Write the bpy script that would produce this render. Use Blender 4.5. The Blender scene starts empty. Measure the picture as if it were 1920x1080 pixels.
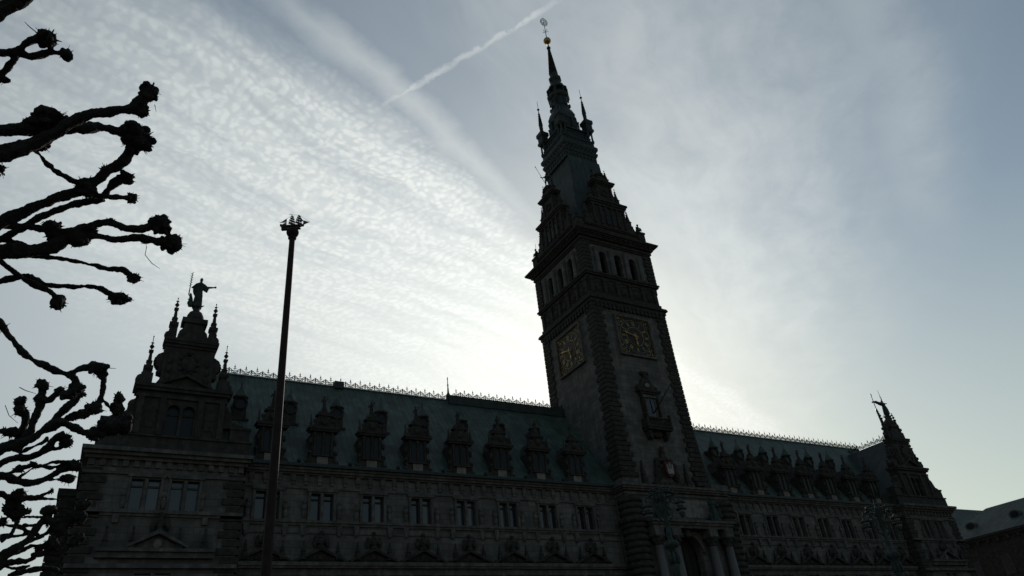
import bpy, math, random
from mathutils import Vector, Matrix, noise
PI = math.pi
SC = bpy.context.scene
COL = SC.collection

# ---------------------------------------------------------------- camera
YAW, PIT, ROL, FPX = 0.56424533, 0.54803803, -0.11288116, 1342.29
CAM = Vector((-56.643, -67.624, 1.6))
FWD = Vector((math.sin(YAW)*math.cos(PIT), math.cos(YAW)*math.cos(PIT), math.sin(PIT)))
_r0 = Vector((math.cos(YAW), -math.sin(YAW), 0)); _u0 = _r0.cross(FWD)
RGT = math.cos(ROL)*_r0 + math.sin(ROL)*_u0
UPV = -math.sin(ROL)*_r0 + math.cos(ROL)*_u0
cd = bpy.data.cameras.new('camera'); co = bpy.data.objects.new('camera', cd); COL.objects.link(co)
co.matrix_world = Matrix(((RGT.x, UPV.x, -FWD.x, CAM.x), (RGT.y, UPV.y, -FWD.y, CAM.y), (RGT.z, UPV.z, -FWD.z, CAM.z), (0, 0, 0, 1)))
cd.sensor_fit = 'HORIZONTAL'; cd.sensor_width = 36; cd.lens = FPX/1920*36; cd.clip_end = 5000; cd.clip_start = .1
SC.camera = co

def ray(px, py):                       # direction of a point of the photograph (1920 x 1080), used to survey positions
    return ((px-960)/FPX*RGT - (py-540)/FPX*UPV + FWD).normalized()

# ---------------------------------------------------------------- light
SUN_AZ, SUN_EL = math.radians(37.0), math.radians(24.3)      # azimuth from +Y towards +X
SUN = Vector((math.sin(SUN_AZ)*math.cos(SUN_EL), math.cos(SUN_AZ)*math.cos(SUN_EL), math.sin(SUN_EL)))
sl = bpy.data.lights.new('sun', 'SUN'); sl.energy = 2.0; sl.angle = math.radians(.5); sl.color = (1, .95, .86)
so = bpy.data.objects.new('sun', sl); COL.objects.link(so); so.rotation_euler = SUN.to_track_quat('Z', 'Y').to_euler(); so.location = (0, 0, 150)
SC.view_settings.view_transform = 'Standard'; SC.view_settings.look = 'None'
SC.view_settings.exposure = 0.0; SC.view_settings.gamma = 1

class N:                                # tiny node helper
    def __init__(s, tree): s.t = tree; tree.nodes.clear()
    def add(s, typ, **kw):
        n = s.t.nodes.new(typ)
        for k, v in kw.items():
            if k.startswith('_'): setattr(n, k[1:], v)
        return n
    def link(s, a, b): s.t.links.new(a, b)
    def val(s, sock, v):
        if hasattr(v, 'is_linked') or hasattr(v, 'links'): s.link(v, sock)
        else: sock.default_value = v
    def math(s, op, a, b=0.0, c=0.0, clamp=False):
        n = s.add('ShaderNodeMath', _operation=op, _use_clamp=clamp)
        s.val(n.inputs[0], a); s.val(n.inputs[1], b); s.val(n.inputs[2], c); return n.outputs[0]
    def vec(s, op, a, b=None):
        n = s.add('ShaderNodeVectorMath', _operation=op); s.val(n.inputs[0], a)
        if b is not None: s.val(n.inputs[1], b)
        return n.outputs['Value'] if op in ('DOT_PRODUCT', 'LENGTH') else n.outputs[0]
    def comb(s, x, y, z=0.0):
        n = s.add('ShaderNodeCombineXYZ'); s.val(n.inputs[0], x); s.val(n.inputs[1], y); s.val(n.inputs[2], z); return n.outputs[0]
    def sep(s, v):
        n = s.add('ShaderNodeSeparateXYZ'); s.link(v, n.inputs[0]); return n.outputs
    def noise(s, v, scale, detail=3, rough=.5, dist=0.0):
        n = s.add('ShaderNodeTexNoise'); s.val(n.inputs['Vector'], v); n.inputs['Scale'].default_value = scale
        n.inputs['Detail'].default_value = detail; n.inputs['Roughness'].default_value = rough; n.inputs['Distortion'].default_value = dist
        return n.outputs['Fac']
    def smooth(s, v, a, b, lo=0.0, hi=1.0):
        n = s.add('ShaderNodeMapRange', _interpolation_type='SMOOTHSTEP'); s.val(n.inputs[0], v)
        n.inputs[1].default_value = a; n.inputs[2].default_value = b; n.inputs[3].default_value = lo; n.inputs[4].default_value = hi
        return n.outputs[0]
    def mix(s, f, a, b):
        n = s.add('ShaderNodeMix', _data_type='RGBA'); s.val(n.inputs[0], f); s.val(n.inputs[6], a); s.val(n.inputs[7], b); return n.outputs[2]
    def scale(s, v, k):
        n = s.add('ShaderNodeVectorMath', _operation='SCALE'); s.val(n.inputs[0], v); s.val(n.inputs[3], k); return n.outputs[0]

# ---------------------------------------------------------------- sky (Nishita air + a high cloud deck)
def make_world():
    w = bpy.data.worlds.new('World'); SC.world = w; w.use_nodes = True
    n = N(w.node_tree)
    out = n.add('ShaderNodeOutputWorld'); bg = n.add('ShaderNodeBackground')
    sky = n.add('ShaderNodeTexSky', _sky_type='NISHITA', _sun_disc=False, _sun_elevation=SUN_EL, _sun_rotation=SUN_AZ,
                _air_density=1.0, _dust_density=DUST, _ozone_density=1.2)
    tc = n.add('ShaderNodeTexCoord'); d = tc.outputs['Generated']
    x, y, z = n.sep(d)
    zz = n.math('MAXIMUM', z, 0.02)
    zz = n.math('ADD', zz, .03)
    u, v = n.math('DIVIDE', x, zz), n.math('DIVIDE', y, zz)          # where the line of sight meets the cloud deck
    P = n.comb(u, v)
    cosang = n.vec('DOT_PRODUCT', d, tuple(SUN))
    # --- masks in deck coordinates
    def deck(px, py):
        r = ray(px, py); k = max(r.z, .02)+.03; return (r.x/k, r.y/k)
    def line(q0, q1):                   # signed distance from, and position along, a straight line in the deck
        (ax, ay), (bx, by) = deck(*q0), deck(*q1)
        L = math.hypot(bx-ax, by-ay); tx, ty = (bx-ax)/L, (by-ay)/L
        rel = n.vec('SUBTRACT', P, (ax, ay, 0))
        return n.vec('DOT_PRODUCT', rel, (-ty, tx, 0)), n.vec('DOT_PRODUCT', rel, (tx, ty, 0)), L
    def c0(v): return n.math('SUBTRACT', v, .5)
    def add(*v):
        r = v[0]
        for q in v[1:]: r = n.math('ADD', r, q)
        return r
    def mul(*v):
        r = v[0]
        for q in v[1:]: r = n.math('MULTIPLY', r, q)
        return r
    warp = n.noise(P, 3.0, 4, .55)
    warp2 = n.noise(n.vec('ADD', P, (7, 3, 0)), 1.2, 3, .5)
    wisp = n.noise(P, 9, 5, .6)
    # mackerel field: small flakes in rows, on the left of the clear lane
    fn = n.add('ShaderNodeTexNoise'); n.link(P, fn.inputs['Vector']); fn.inputs['Scale'].default_value = 16; fn.inputs['Detail'].default_value = 2
    PW = n.vec('ADD', P, n.scale(n.vec('SUBTRACT', fn.outputs['Color'], (.5, .5, .5)), .035))
    dr_, al_, _ = line((250, 250), (1000, 600))
    drw = add(dr_, mul(c0(warp2), .30), mul(c0(warp), .10))
    PF = n.comb(mul(drw, 1.05), mul(al_, 1.25))
    PF = n.vec('ADD', PF, n.scale(n.vec('SUBTRACT', fn.outputs['Color'], (.5, .5, .5)), .05))
    vo = n.add('ShaderNodeTexVoronoi', _feature='SMOOTH_F1'); n.link(PF, vo.inputs['Vector']); vo.inputs['Scale'].default_value = FLAKE; vo.inputs['Smoothness'].default_value = .55; vo.inputs['Randomness'].default_value = .85
    fine = n.noise(PW, 60, 4, .6)
    flake = n.smooth(add(vo.outputs['Distance'], mul(c0(fine), 1.2)), .74, .16)
    rows = n.noise(n.comb(mul(drw, 11.0), mul(al_, 1.1)), 1.5, 3, .55)
    rows = n.smooth(rows, .34, .60)
    e1, e2 = line((370, -10), (683, 175))[0], line((683, 175), (965, 395))[0]
    inside = n.smooth(add(n.math('MINIMUM', e1, e2), mul(c0(warp), .12), mul(c0(fine), .05)), -.06, .10)
    lowm = n.smooth(add(line((60, 380), (760, 735))[0], mul(c0(warp), .5), mul(c0(fine), .12)), .42, -.12)
    far = n.smooth(al_, -.45, .35, .62, 1.0)
    mack = mul(inside, lowm, far, add(.36, mul(flake, far, add(.17, mul(rows, .18))), mul(rows, .25), mul(c0(wisp), .12)))
    # smooth fibrous veil to the right of the lane
    d1_, a1_, _ = line((1540, -50), (1640, 430)); d2_, a2_, _ = line((1640, 400), (1540, 800))
    edge = add(n.math('MINIMUM', d1_, d2_), mul(c0(warp2), .35), mul(c0(wisp), .10))
    veil_edge = n.smooth(edge, -.30, .55)
    e3 = add(line((1010, -10), (1160, 300))[0], mul(c0(warp), .25), mul(c0(wisp), .15))
    right_side = n.smooth(e3, .45, -.35)
    fib = n.noise(n.comb(mul(add(d1_, mul(warp, .16), mul(warp2, .5)), 6.0), mul(a1_, 1.5)), 1.5, 6, .6, .1)
    veil = mul(veil_edge, right_side, add(.22, mul(n.smooth(fib, .25, .75), .34), mul(n.smooth(wisp, .3, .7), .16), mul(n.smooth(warp, .3, .7), .10)))
    # the old wide trail in the lane, the young narrow one and a faint arc
    t1d, t1a, L1_ = line((590, 40), (890, 306))
    t1 = mul(n.smooth(n.math('ABSOLUTE', add(t1d, mul(n.math('POWER', n.math('SUBTRACT', t1a, L1_*.55), 2.0), -.10), .004, mul(c0(wisp), .07))), .06, -.012), n.smooth(t1a, L1_*2.2, L1_*.8), n.smooth(t1a, -.25, .10))
    t2d, t2a, _ = line((728, 192), (1062, -6)); w2 = n.noise(P, 30, 4, .65)
    t2 = mul(n.smooth(n.math('ABSOLUTE', add(t2d, mul(c0(w2), .026))), .015, .0), n.smooth(t2a, -.10, .05), n.smooth(w2, .30, .56, .5, 1.0), n.smooth(n.noise(P, 9, 2, .5), .3, .6, .45, 1.0))
    t3d, t3a, L3_ = line((1600, 0), (1745, 345))
    t3 = mul(n.smooth(n.math('ABSOLUTE', add(t3d, mul(c0(warp2), .16), mul(c0(wisp), .05))), .14, .0), n.smooth(t3a, L3_*1.7, L3_*.7), n.smooth(wisp, .2, .75, .55, 1.0))
    dens = n.math('MAXIMUM', mack, veil)
    dens = n.math('MAXIMUM', dens, mul(t1, .44))
    dens = n.math('MAXIMUM', dens, mul(t2, .56))
    dens = n.math('MAXIMUM', dens, mul(t3, .26))
    haze = n.math('MAXIMUM', n.smooth(line((100, 150), (900, 560))[0], -.55, .55, HZ[0], HZ[1]), n.smooth(z, .62, .10, .08, HZ[2]))
    dens = n.math('SUBTRACT', 1.0, mul(n.math('SUBTRACT', 1.0, dens, clamp=True), n.math('SUBTRACT', 1.0, haze)))
    # phase function of the ice cloud: brilliant towards the sun, dull away from it
    ph = n.add('ShaderNodeValToRGB'); n.link(add(mul(cosang, .5), .5), ph.inputs[0]); cr = ph.color_ramp; cr.interpolation = 'LINEAR'
    st = PHASE
    while len(cr.elements) < len(st): cr.elements.new(.5)
    for e, (c_, v_) in zip(cr.elements, st): e.position = (c_+1)/2; e.color = (v_, v_, v_, 1)
    tint = n.mix(n.smooth(cosang, .6, 1.0), (.90, .985, .985, 1), (.975, 1.01, .97, 1))
    lowair = n.smooth(z, .58, .12)         # long slanting light near the horizon is creamier
    tint = n.vec('MULTIPLY', tint, n.mix(lowair, (1, 1, 1, 1), (.97, .935, .90, 1)))
    cloud = n.vec('MULTIPLY', tint, ph.outputs[0])
    air = n.vec('MULTIPLY', sky.outputs[0], tuple(SKYK*q for q in SKYT))
    air = n.vec('MULTIPLY', air, n.mix(lowair, (1, 1, 1, 1), (.95, .92, .80, 1)))
    col = n.mix(dens, air, cloud)
    n.link(col, bg.inputs[0]); bg.inputs[1].default_value = BG
    n.link(bg.outputs[0], out.inputs[0])
DUST = .5
BG = .06                                # background strength: everything below is relative to it
SKYK = 1.26; SKYT = (1.03, 1.07, .95)
FLAKE = 58; HZ = (.13, .58, .42)
PHASE = [(q, v/BG) for q, v in ((-1, .07), (0, .10), (.5, .26), (.70, .57), (.80, .72), (.88, .80), (.93, .88), (.97, 1.0), (1, 1.12))]
make_world()

# ---------------------------------------------------------------- materials
def mat(name, c1, c2=None, scale=1.2, rough=.85, metal=0.0, blocks=None, seams=None, bump=0.0, bscale=8, spec=.3, streak=False):
    m = bpy.data.materials.new(name); m.use_nodes = True; n = N(m.node_tree)
    out = n.add('ShaderNodeOutputMaterial'); b = n.add('ShaderNodeBsdfPrincipled'); n.link(b.outputs[0], out.inputs[0])
    b.inputs['Roughness'].default_value = rough; b.inputs['Metallic'].default_value = metal; b.inputs['Specular IOR Level'].default_value = spec
    geo = n.add('ShaderNodeNewGeometry'); P = geo.outputs['Position']
    c2 = c2 or tuple(k*.6 for k in c1)
    f = n.smooth(n.noise(P, scale, 5, .6), .32, .68)
    if streak:
        x, y, z = n.sep(P)
        st = n.noise(n.comb(n.math('MULTIPLY', x, 2.2), n.math('MULTIPLY', y, 2.2), n.math('MULTIPLY', z, .16)), 1.0, 4, .6)
        f = n.math('MULTIPLY', f, n.smooth(st, .3, .7, .25, 1.0))
    col = n.mix(f, (*c2, 1), (*c1, 1))
    h = None
    if blocks:
        x, y, z = n.sep(P)
        br = n.add('ShaderNodeTexBrick'); n.link(n.comb(n.math('ADD', x, y), z), br.inputs['Vector'])
        br.inputs['Scale'].default_value = 1.0; br.inputs['Brick Width'].default_value = blocks[0]; br.inputs['Row Height'].default_value = blocks[1]
        br.inputs['Mortar Size'].default_value = .018; br.inputs['Color1'].default_value = (1, 1, 1, 1); br.inputs['Color2'].default_value = (.62, .62, .62, 1); br.inputs['Mortar'].default_value = (.35, .35, .35, 1)
        mx = n.add('ShaderNodeMix', _data_type='RGBA', _blend_type='MULTIPLY'); mx.inputs[0].default_value = .75
        n.link(col, mx.inputs[6]); n.link(br.outputs[0], mx.inputs[7]); col = mx.outputs[2]; h = br.outputs['Fac']
    if seams:
        x, y, z = n.sep(P)
        q = n.math('FRACT', n.math('DIVIDE', n.math('ADD', x, y) if seams[1] == 'xy' else x, seams[0]))
        e = n.smooth(n.math('ABSOLUTE', n.math('SUBTRACT', q, .5)), .0, .10)
        pan = n.noise(n.comb(n.math('FLOOR', n.math('DIVIDE', n.math('ADD', x, y) if seams[1] == 'xy' else x, seams[0])), n.math('FLOOR', n.math('DIVIDE', z, 1.4))), 3.3, 1)
        col = n.scale(col, n.math('MULTIPLY', n.math('ADD', .35, n.math('MULTIPLY', pan, 1.3)), n.math('ADD', .5, n.math('MULTIPLY', e, .5)))); h = n.math('SUBTRACT', 1, e)
    if name == 'window_glass':           # behind each pane: dark room, half-drawn blind or curtain
        oi = n.add('ShaderNodeObjectInfo'); x, y, z = n.sep(P); rnd = oi.outputs['Random']
        cur = n.smooth(n.math('SUBTRACT', n.math('FRACT', n.math('MULTIPLY', rnd, 7.3)), .55), 0, .05)
        fold = n.math('ADD', .6, n.math('MULTIPLY', n.noise(n.comb(n.math('MULTIPLY', n.math('ADD', x, y), 6.0), n.math('MULTIPLY', z, .4)), 1.0, 2), .8))
        col = n.mix(n.math('MULTIPLY', cur, n.math('MULTIPLY', rnd, .9)), col, n.scale((.16, .15, .14), fold))
        n.link(n.math('ADD', .03, n.math('MULTIPLY', rnd, .12)), b.inputs['Roughness'])
    n.link(col, b.inputs['Base Color'])
    if bump:
        hh = n.noise(P, bscale, 5, .65)
        if h is not None: hh = n.math('SUBTRACT', hh, n.math('MULTIPLY', h, .8))
        bp = n.add('ShaderNodeBump'); bp.inputs['Strength'].default_value = bump; bp.inputs['Distance'].default_value = .05
        n.link(hh, bp.inputs['Height']); n.link(bp.outputs[0], b.inputs['Normal'])
    return m
M = dict(
    stone=mat('sandstone', (.225, .198, .188), (.115, .101, .096), .8, blocks=(1.5, .55), bump=.5, streak=True),
    trim=mat('sandstone_trim', (.185, .162, .152), (.075, .066, .062), 1.5, bump=.5, streak=True),
    dark=mat('sooty_stone', (.062, .052, .046), (.027, .023, .021), 2.0, bump=.7),
    mid=mat('weathered_stone', (.082, .071, .065), (.034, .029, .027), 1.6, bump=.6, streak=True),
    pale=mat('pale_stone', (.25, .217, .195), (.15, .13, .118), 2.0, bump=.3),
    column=mat('granite_column', (.15, .132, .123), (.10, .088, .082), 12, rough=.4, bump=.1),
    roof=mat('green_copper_roof', (.086, .124, .104), (.042, .062, .053), .7, rough=.6, seams=(.62, 'x'), bump=.25, streak=True),
    copper=mat('green_copper', (.052, .066, .062), (.024, .031, .030), 1.4, rough=.6, bump=.3, streak=True),
    coppershaft=mat('green_copper_sheets', (.060, .077, .074), (.034, .045, .044), .7, rough=.6, seams=(.5, 'xy'), bump=.25, streak=True),
    roof2=mat('pale_copper_roof', (.10, .122, .104), (.05, .064, .056), .8, rough=.65, seams=(1.1, 'xy'), bump=.2, streak=True),
    bronze=mat('bronze_patina', (.05, .068, .062), (.022, .03, .028), 4, rough=.75, metal=0.0, bump=.3, bscale=20),
    glass=mat('window_glass', (.030, .030, .045), (.018, .019, .028), 2, rough=.06, spec=.9),
    darkglass=mat('leaded_glass', (.012, .014, .018), None, 6, rough=.3, spec=.3),
    wood=mat('dark_window_frame', (.035, .03, .028), None, 4, rough=.6),
    iron=mat('crest_iron', (.05, .055, .055), (.025, .03, .03), 6, rough=.45, metal=.5),
    gold=mat('gilding', (.52, .36, .14), (.30, .20, .08), 5, rough=.4, metal=1.0),
    clockface=mat('clock_face', (.020, .022, .028), (.011, .012, .016), 3, rough=.4),
    clockred=mat('clock_centre', (.05, .02, .018), (.03, .012, .012), 3, rough=.5),
    polered=mat('mast_paint', (.050, .031, .027), (.03, .021, .019), 3, rough=.7, spec=.1),
    ship=mat('ship_metal', (.11, .10, .09), (.06, .055, .05), 8, rough=.45, metal=.5),
    bark=mat('plane_bark', (.045, .039, .033), (.02, .018, .016), 9, rough=.95, bump=.9, bscale=30),
    red=mat('red_shield', (.14, .018, .015), None, 4, rough=.5),
    white=mat('white_castle', (.34, .33, .31), (.22, .21, .2), 4, rough=.6),
    lampglass=mat('lamp_glass', (.13, .125, .11), (.09, .088, .08), 6, rough=.35),
    paving=mat('plaza_paving', (.16, .155, .15), (.10, .098, .095), .5, blocks=(.6, .3), bump=.3),
)

# ---------------------------------------------------------------- mesh helpers
class MB:
    def __init__(s): s.v = []; s.f = []; s.s = []; s.T = None
    def _add(s, vs, fs, sm=False):
        o = len(s.v)
        s.v += [tuple(s.T @ Vector(p)) for p in vs] if s.T else [tuple(p) for p in vs]
        s.f += [tuple(i+o for i in f) for f in fs]; s.s += [sm]*len(fs)
        return s
    def box(s, x0, x1, y0, y1, z0, z1):
        return s._add([(x0,y0,z0),(x1,y0,z0),(x1,y1,z0),(x0,y1,z0),(x0,y0,z1),(x1,y0,z1),(x1,y1,z1),(x0,y1,z1)],
                      [(0,3,2,1),(4,5,6,7),(0,1,5,4),(1,2,6,5),(2,3,7,6),(3,0,4,7)])
    def prism(s, poly, y0, y1):         # (x, z) outline, counter-clockwise seen from -Y, pushed from y0 to y1
        n = len(poly)
        vs = [(x, y0, z) for x, z in poly]+[(x, y1, z) for x, z in poly]
        fs = [tuple(range(n)), tuple(range(2*n-1, n-1, -1))]
        fs += [((i+1) % n, i, i+n, (i+1) % n+n) for i in range(n)]
        return s._add(vs, fs)
    def lathe(s, cx, cy, prof, n=16, sq=False, sm=None, cap=True):
        if sq: n = 4
        sm = (not sq and n > 8) if sm is None else sm
        vs = []; fs = []; off = PI/4 if sq else PI/n; k = math.sqrt(2) if sq else 1
        for r, z in prof:
            for i in range(n):
                a = 2*PI*i/n+off; vs.append((cx+r*k*math.cos(a), cy+r*k*math.sin(a), z))
        m = len(prof)
        for j in range(m-1):
            for i in range(n):
                a, b = j*n+i, j*n+(i+1) % n; fs.append((a, b, b+n, a+n))
        if cap: fs.append(tuple(range(n-1, -1, -1))); fs.append(tuple((m-1)*n+i for i in range(n)))
        return s._add(vs, fs, sm)
    def tube(s, pts, rad, n=8, sm=True):
        pts = [Vector(p) for p in pts]; m = len(pts)
        if not isinstance(rad, (list, tuple)): rad = [rad]*m
        vs = []; fs = []; ref = None
        for i, p in enumerate(pts):
            t = (pts[min(i+1, m-1)]-pts[max(i-1, 0)])
            t = t.normalized() if t.length > 1e-9 else Vector((0, 0, 1))
            if ref is None:
                ref = t.orthogonal().normalized()
            ref = (ref-t*ref.dot(t)); ref = ref.normalized() if ref.length > 1e-6 else t.orthogonal().normalized()
            b = t.cross(ref)
            for k in range(n):
                a = 2*PI*k/n; vs.append(p+(ref*math.cos(a)+b*math.sin(a))*rad[i])
        for i in range(m-1):
            for k in range(n):
                a, c = i*n+k, i*n+(k+1) % n; fs.append((a, c, c+n, a+n))
        fs.append(tuple(range(n-1, -1, -1))); fs.append(tuple((m-1)*n+k for k in range(n)))
        return s._add(vs, fs, sm)
    def ell(s, c, r, n=10, rot=None):
        if not isinstance(r, (list, tuple)): r = (r, r, r)
        vs = []; fs = []; h = max(4, n//2+1)
        for j in range(h+1):
            th = PI*j/h; q = max(math.sin(th), 1e-3)
            for i in range(n):
                a = 2*PI*i/n; p = Vector((r[0]*q*math.cos(a), r[1]*q*math.sin(a), r[2]*math.cos(th)))
                if rot: p = rot @ p
                vs.append(p+Vector(c))
        for j in range(h):
            for i in range(n):
                a, b = j*n+i, j*n+(i+1) % n; fs.append((a, a+n, b+n, b))
        fs.append(tuple(range(n))); fs.append(tuple(h*n+i for i in range(n-1, -1, -1)))
        return s._add(vs, fs, True)
    def ring(s, c, r, t, axis='y', n=14, m=5, a0=0, a1=2*PI):
        pts = []
        for i in range(n+1):
            a = a0+(a1-a0)*i/n
            pts.append((c[0]+r*math.cos(a), c[1], c[2]+r*math.sin(a)) if axis == 'y' else (c[0]+r*math.cos(a), c[1]+r*math.sin(a), c[2]))
        return s.tube(pts, t, m)
    def mesh(s, name, m):
        me = bpy.data.meshes.new(name); me.from_pydata(s.v, [], s.f); me.polygons.foreach_set('use_smooth', s.s)
        me.materials.append(m); me.update(); return me
    def build(s, name, m, parent=None, loc=(0, 0, 0), rz=0.0):
        o = bpy.data.objects.new(name, s.mesh(name, m)); COL.objects.link(o); o.parent = parent; o.location = loc; o.rotation_euler = (0, 0, rz)
        return o
    def sculpt(s, name, m, vox, parent=None, loc=(0, 0, 0), smooth=2, disp=0.0, dscale=3.0, rz=0.0):
        me = s.mesh(name, m); o = bpy.data.objects.new(name, me); COL.objects.link(o)   # melt the pieces into one skin
        r = o.modifiers.new('r', 'REMESH'); r.mode = 'VOXEL'; r.voxel_size = vox; r.use_smooth_shade = True
        if smooth: q = o.modifiers.new('s', 'SMOOTH'); q.iterations = smooth; q.factor = .5
        dg = bpy.context.evaluated_depsgraph_get(); new = bpy.data.meshes.new_from_object(o.evaluated_get(dg))
        o.modifiers.clear(); o.data = new; bpy.data.meshes.remove(me); new.name = name
        if disp:
            ns = [v.normal.copy() for v in new.vertices]
            for v, nn in zip(new.vertices, ns):
                v.co += nn*disp*(noise.fractal(v.co*dscale, .8, 2.0, 4))
        if not new.materials: new.materials.append(m)
        for p in new.polygons: p.use_smooth = True
        o.parent = parent; o.location = loc; o.rotation_euler = (0, 0, rz)
        return o
def empty(name, loc=(0, 0, 0), rz=0.0):
    o = bpy.data.objects.new(name, None); COL.objects.link(o); o.location = loc; o.rotation_euler = (0, 0, rz); o.empty_display_size = .5; return o
def tag(o, label, cat, group=None):
    o['label'] = label; o['category'] = cat
    if group: o['group'] = group
    return o
def struct(o): o['kind'] = 'structure'; return o
def copy_tree(o, parent, loc=None, rz=None):
    c = o.copy(); COL.objects.link(c); c.parent = parent
    if loc is not None: c.location = loc
    if rz is not None: c.rotation_euler = (0, 0, rz)
    for ch in [k for k in o.children]: copy_tree(ch, c)
    return c
def arch_poly(x0, x1, z0, z1, n=8):     # round-headed opening outline
    r = (x1-x0)/2; cx = (x0+x1)/2; zc = z1-r
    return [(x0, z0), (x1, z0)]+[(cx+r*math.cos(PI*i/n), zc+r*math.sin(PI*i/n)) for i in range(n+1)]
def wall_with_openings(mb, x0, x1, y0, y1, bands):   # bands: (z0, z1, [(ox0, ox1), ...])
    for z0, z1, ops in bands:
        x = x0
        for a, b in sorted(ops):
            if a > x: mb.box(x, a, y0, y1, z0, z1)
            x = b
        if x < x1: mb.box(x, x1, y0, y1, z0, z1)

# ---------------------------------------------------------------- ground
struct(MB().box(-700, 700, -500, 900, -.5, 0).build('plaza_paving', M['paving']))

# ================================================================ town hall
HALL = tag(empty('town_hall', (-4, 4, 0)), 'long sooty sandstone town hall with green copper roof, dormers and stepped gables', 'building')
HO = Vector((4, -4, 0))                 # children are surveyed in world coordinates
def H(o): o.location = Vector(o.location)+HO; return o
FY = -5.6                               # face of the wings
BAY = 4.62
LB = [-(11.55+BAY*k) for k in range(8)]
RB = [11.55+BAY*k for k in range(7)]
PCL, PCR, PFY, PH = -51.6, 47.0, -6.8, 5.75     # pavilion centres, their face, half width

# ---- wing walls
def wing_wall(x0, x1, bays):
    mb = MB(); up = [(b+s*.56-.43, b+s*.56+.43) for b in bays for s in (-1, 1)]
    wall_with_openings(mb, x0, x1, FY, FY+.7, [(0, 9.2, []), (9.2, 13.7, up), (13.7, 18.2, []), (18.2, 20.5, up), (20.5, 22.6, [])])
    H(MB().box(x0, x1, 12.4, 13.0, 0, 22.6).build('rear_wall', M['stone'], HALL))
    return H(mb.build('wall', M['stone'], HALL))
wing_wall(-45.85, -7.4, LB); wing_wall(7.4, 41.3, RB)
def wing_trim(x0, x1, bays):
    c = MB()                            # main cornice, gutter and frieze corbels
    c.prism([(0, 0)]*0 or [(x0, 22.05), (x1, 22.05), (x1, 22.2), (x0, 22.2)], FY-.25, FY)
    c.box(x0, x1, FY-.45, FY, 22.2, 22.42); c.box(x0, x1, FY-.6, FY, 22.42, 22.62)
    H(c.build('cornice', M['trim'], HALL))
    g_ = MB(); g_.box(x0, x1, FY-.85, FY+.4, 22.62, 22.86); H(g_.build('gutter', M['iron'], HALL))
    k = MB()
    x = x0+.5
    while x < x1-.3:
        k.box(x-.2, x+.2, FY-.2, FY, 21.5, 22.05); k.box(x-.15, x+.15, FY-.13, FY, 21.2, 21.5); x += BAY/4
    k.box(x0, x1, FY-.06, FY, 20.98, 21.08); k.box(x0, x1, FY-.14, FY, 20.86, 20.98)
    H(k.build('frieze', M['trim'], HALL))
    s = MB()                            # sill course, its drops, and the ledge carrying the pediments
    s.box(x0, x1, FY-.30, FY, 17.95, 18.15); s.box(x0, x1, FY-.18, FY, 17.75, 17.95); s.box(x0, x1, FY-.08, FY, 17.1, 17.2)
    for b in bays:
        for q in (-1.55, 1.55):
            s.box(b+q-.22, b+q+.22, FY-.24, FY, 17.25, 17.75); s.ell((b+q, FY-.1, 17.15), (.2, .16, .32), 8)
    H(s.build('string_course', M['trim'], HALL))
    l = MB(); l.box(x0, x1, FY-.55, FY, 14.45, 14.75); l.box(x0, x1, FY-.42, FY, 14.28, 14.45); l.box(x0, x1, FY-.12, FY, 13.75, 14.28)
    H(l.build('ledge', M['trim'], HALL))
wing_trim(-45.85, -7.4, LB); wing_trim(7.4, 41.3, RB)

# ---- windows of the top storey (paired lights) and their herms
def make_window():
    f = MB(); y = FY
    f.box(-1.22, -.99, y-.16, y, 18.15, 20.62); f.box(.99, 1.22, y-.16, y, 18.15, 20.62); f.box(-1.34, 1.34, y-.24, y, 20.62, 20.84)
    f.box(-.985, .985, y-.10, y, 20.5, 20.62)
    f.box(-.13, .13, y-.12, y+.05, 18.15, 20.5)
    for s in (-1, 1):                   # carved herms beside the window
        f.box(s*1.55-.2, s*1.55+.2, y-.16, y, 18.15, 18.35)
        f.ell((s*1.55, y-.12, 18.75), (.21, .17, .5), 8); f.ell((s*1.55, y-.14, 19.25), (.27, .2, .3), 8); f.ell((s*1.55, y-.16, 19.65), (.14, .14, .18), 8)
    w = f.build('window', M['trim'], HALL)
    fr = MB()
    for s in (-1, 1):
        a, b = s*.56-.43, s*.56+.43
        fr.box(a, a+.07, y+.28, y+.36, 18.2, 20.5); fr.box(b-.07, b, y+.28, y+.36, 18.2, 20.5)
        fr.box(a, b, y+.26, y+.36, 19.96, 20.10); fr.box(a, b, y+.28, y+.36, 18.2, 18.28); fr.box(a, b, y+.28, y+.36, 20.42, 20.5)
    fr.build('sash', M['wood'], w)
    for s in (-1, 1): MB().box(s*.56-.43, s*.56+.43, y+.36, y+.4, 18.2, 20.5).build('pane', M['glass'], w)
    return w
W0 = make_window()
_tx = lambda b: (b+HO.x, HO.y, 0)
W0.location = _tx(LB[0])
for b in LB[1:]+RB: copy_tree(W0, HALL, _tx(b))
def make_low_window():
    f = MB(); y = FY
    f.box(-1.25, -.99, y-.16, y, 9.0, 13.75); f.box(.99, 1.25, y-.16, y, 9.0, 13.75); f.box(-.13, .13, y-.1, y+.05, 9.2, 13.7); f.box(-1.3, 1.3, y-.25, y, 8.8, 9.0)
    w = f.build('lower_window', M['trim'], HALL)
    for s in (-1, 1): MB().box(s*.56-.43, s*.56+.43, y+.36, y+.4, 9.2, 13.7).build('pane', M['glass'], w)
    return w
W1 = make_low_window(); W1.location = _tx(LB[0])
for b in LB[1:]+RB: copy_tree(W1, HALL, _tx(b))

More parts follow.
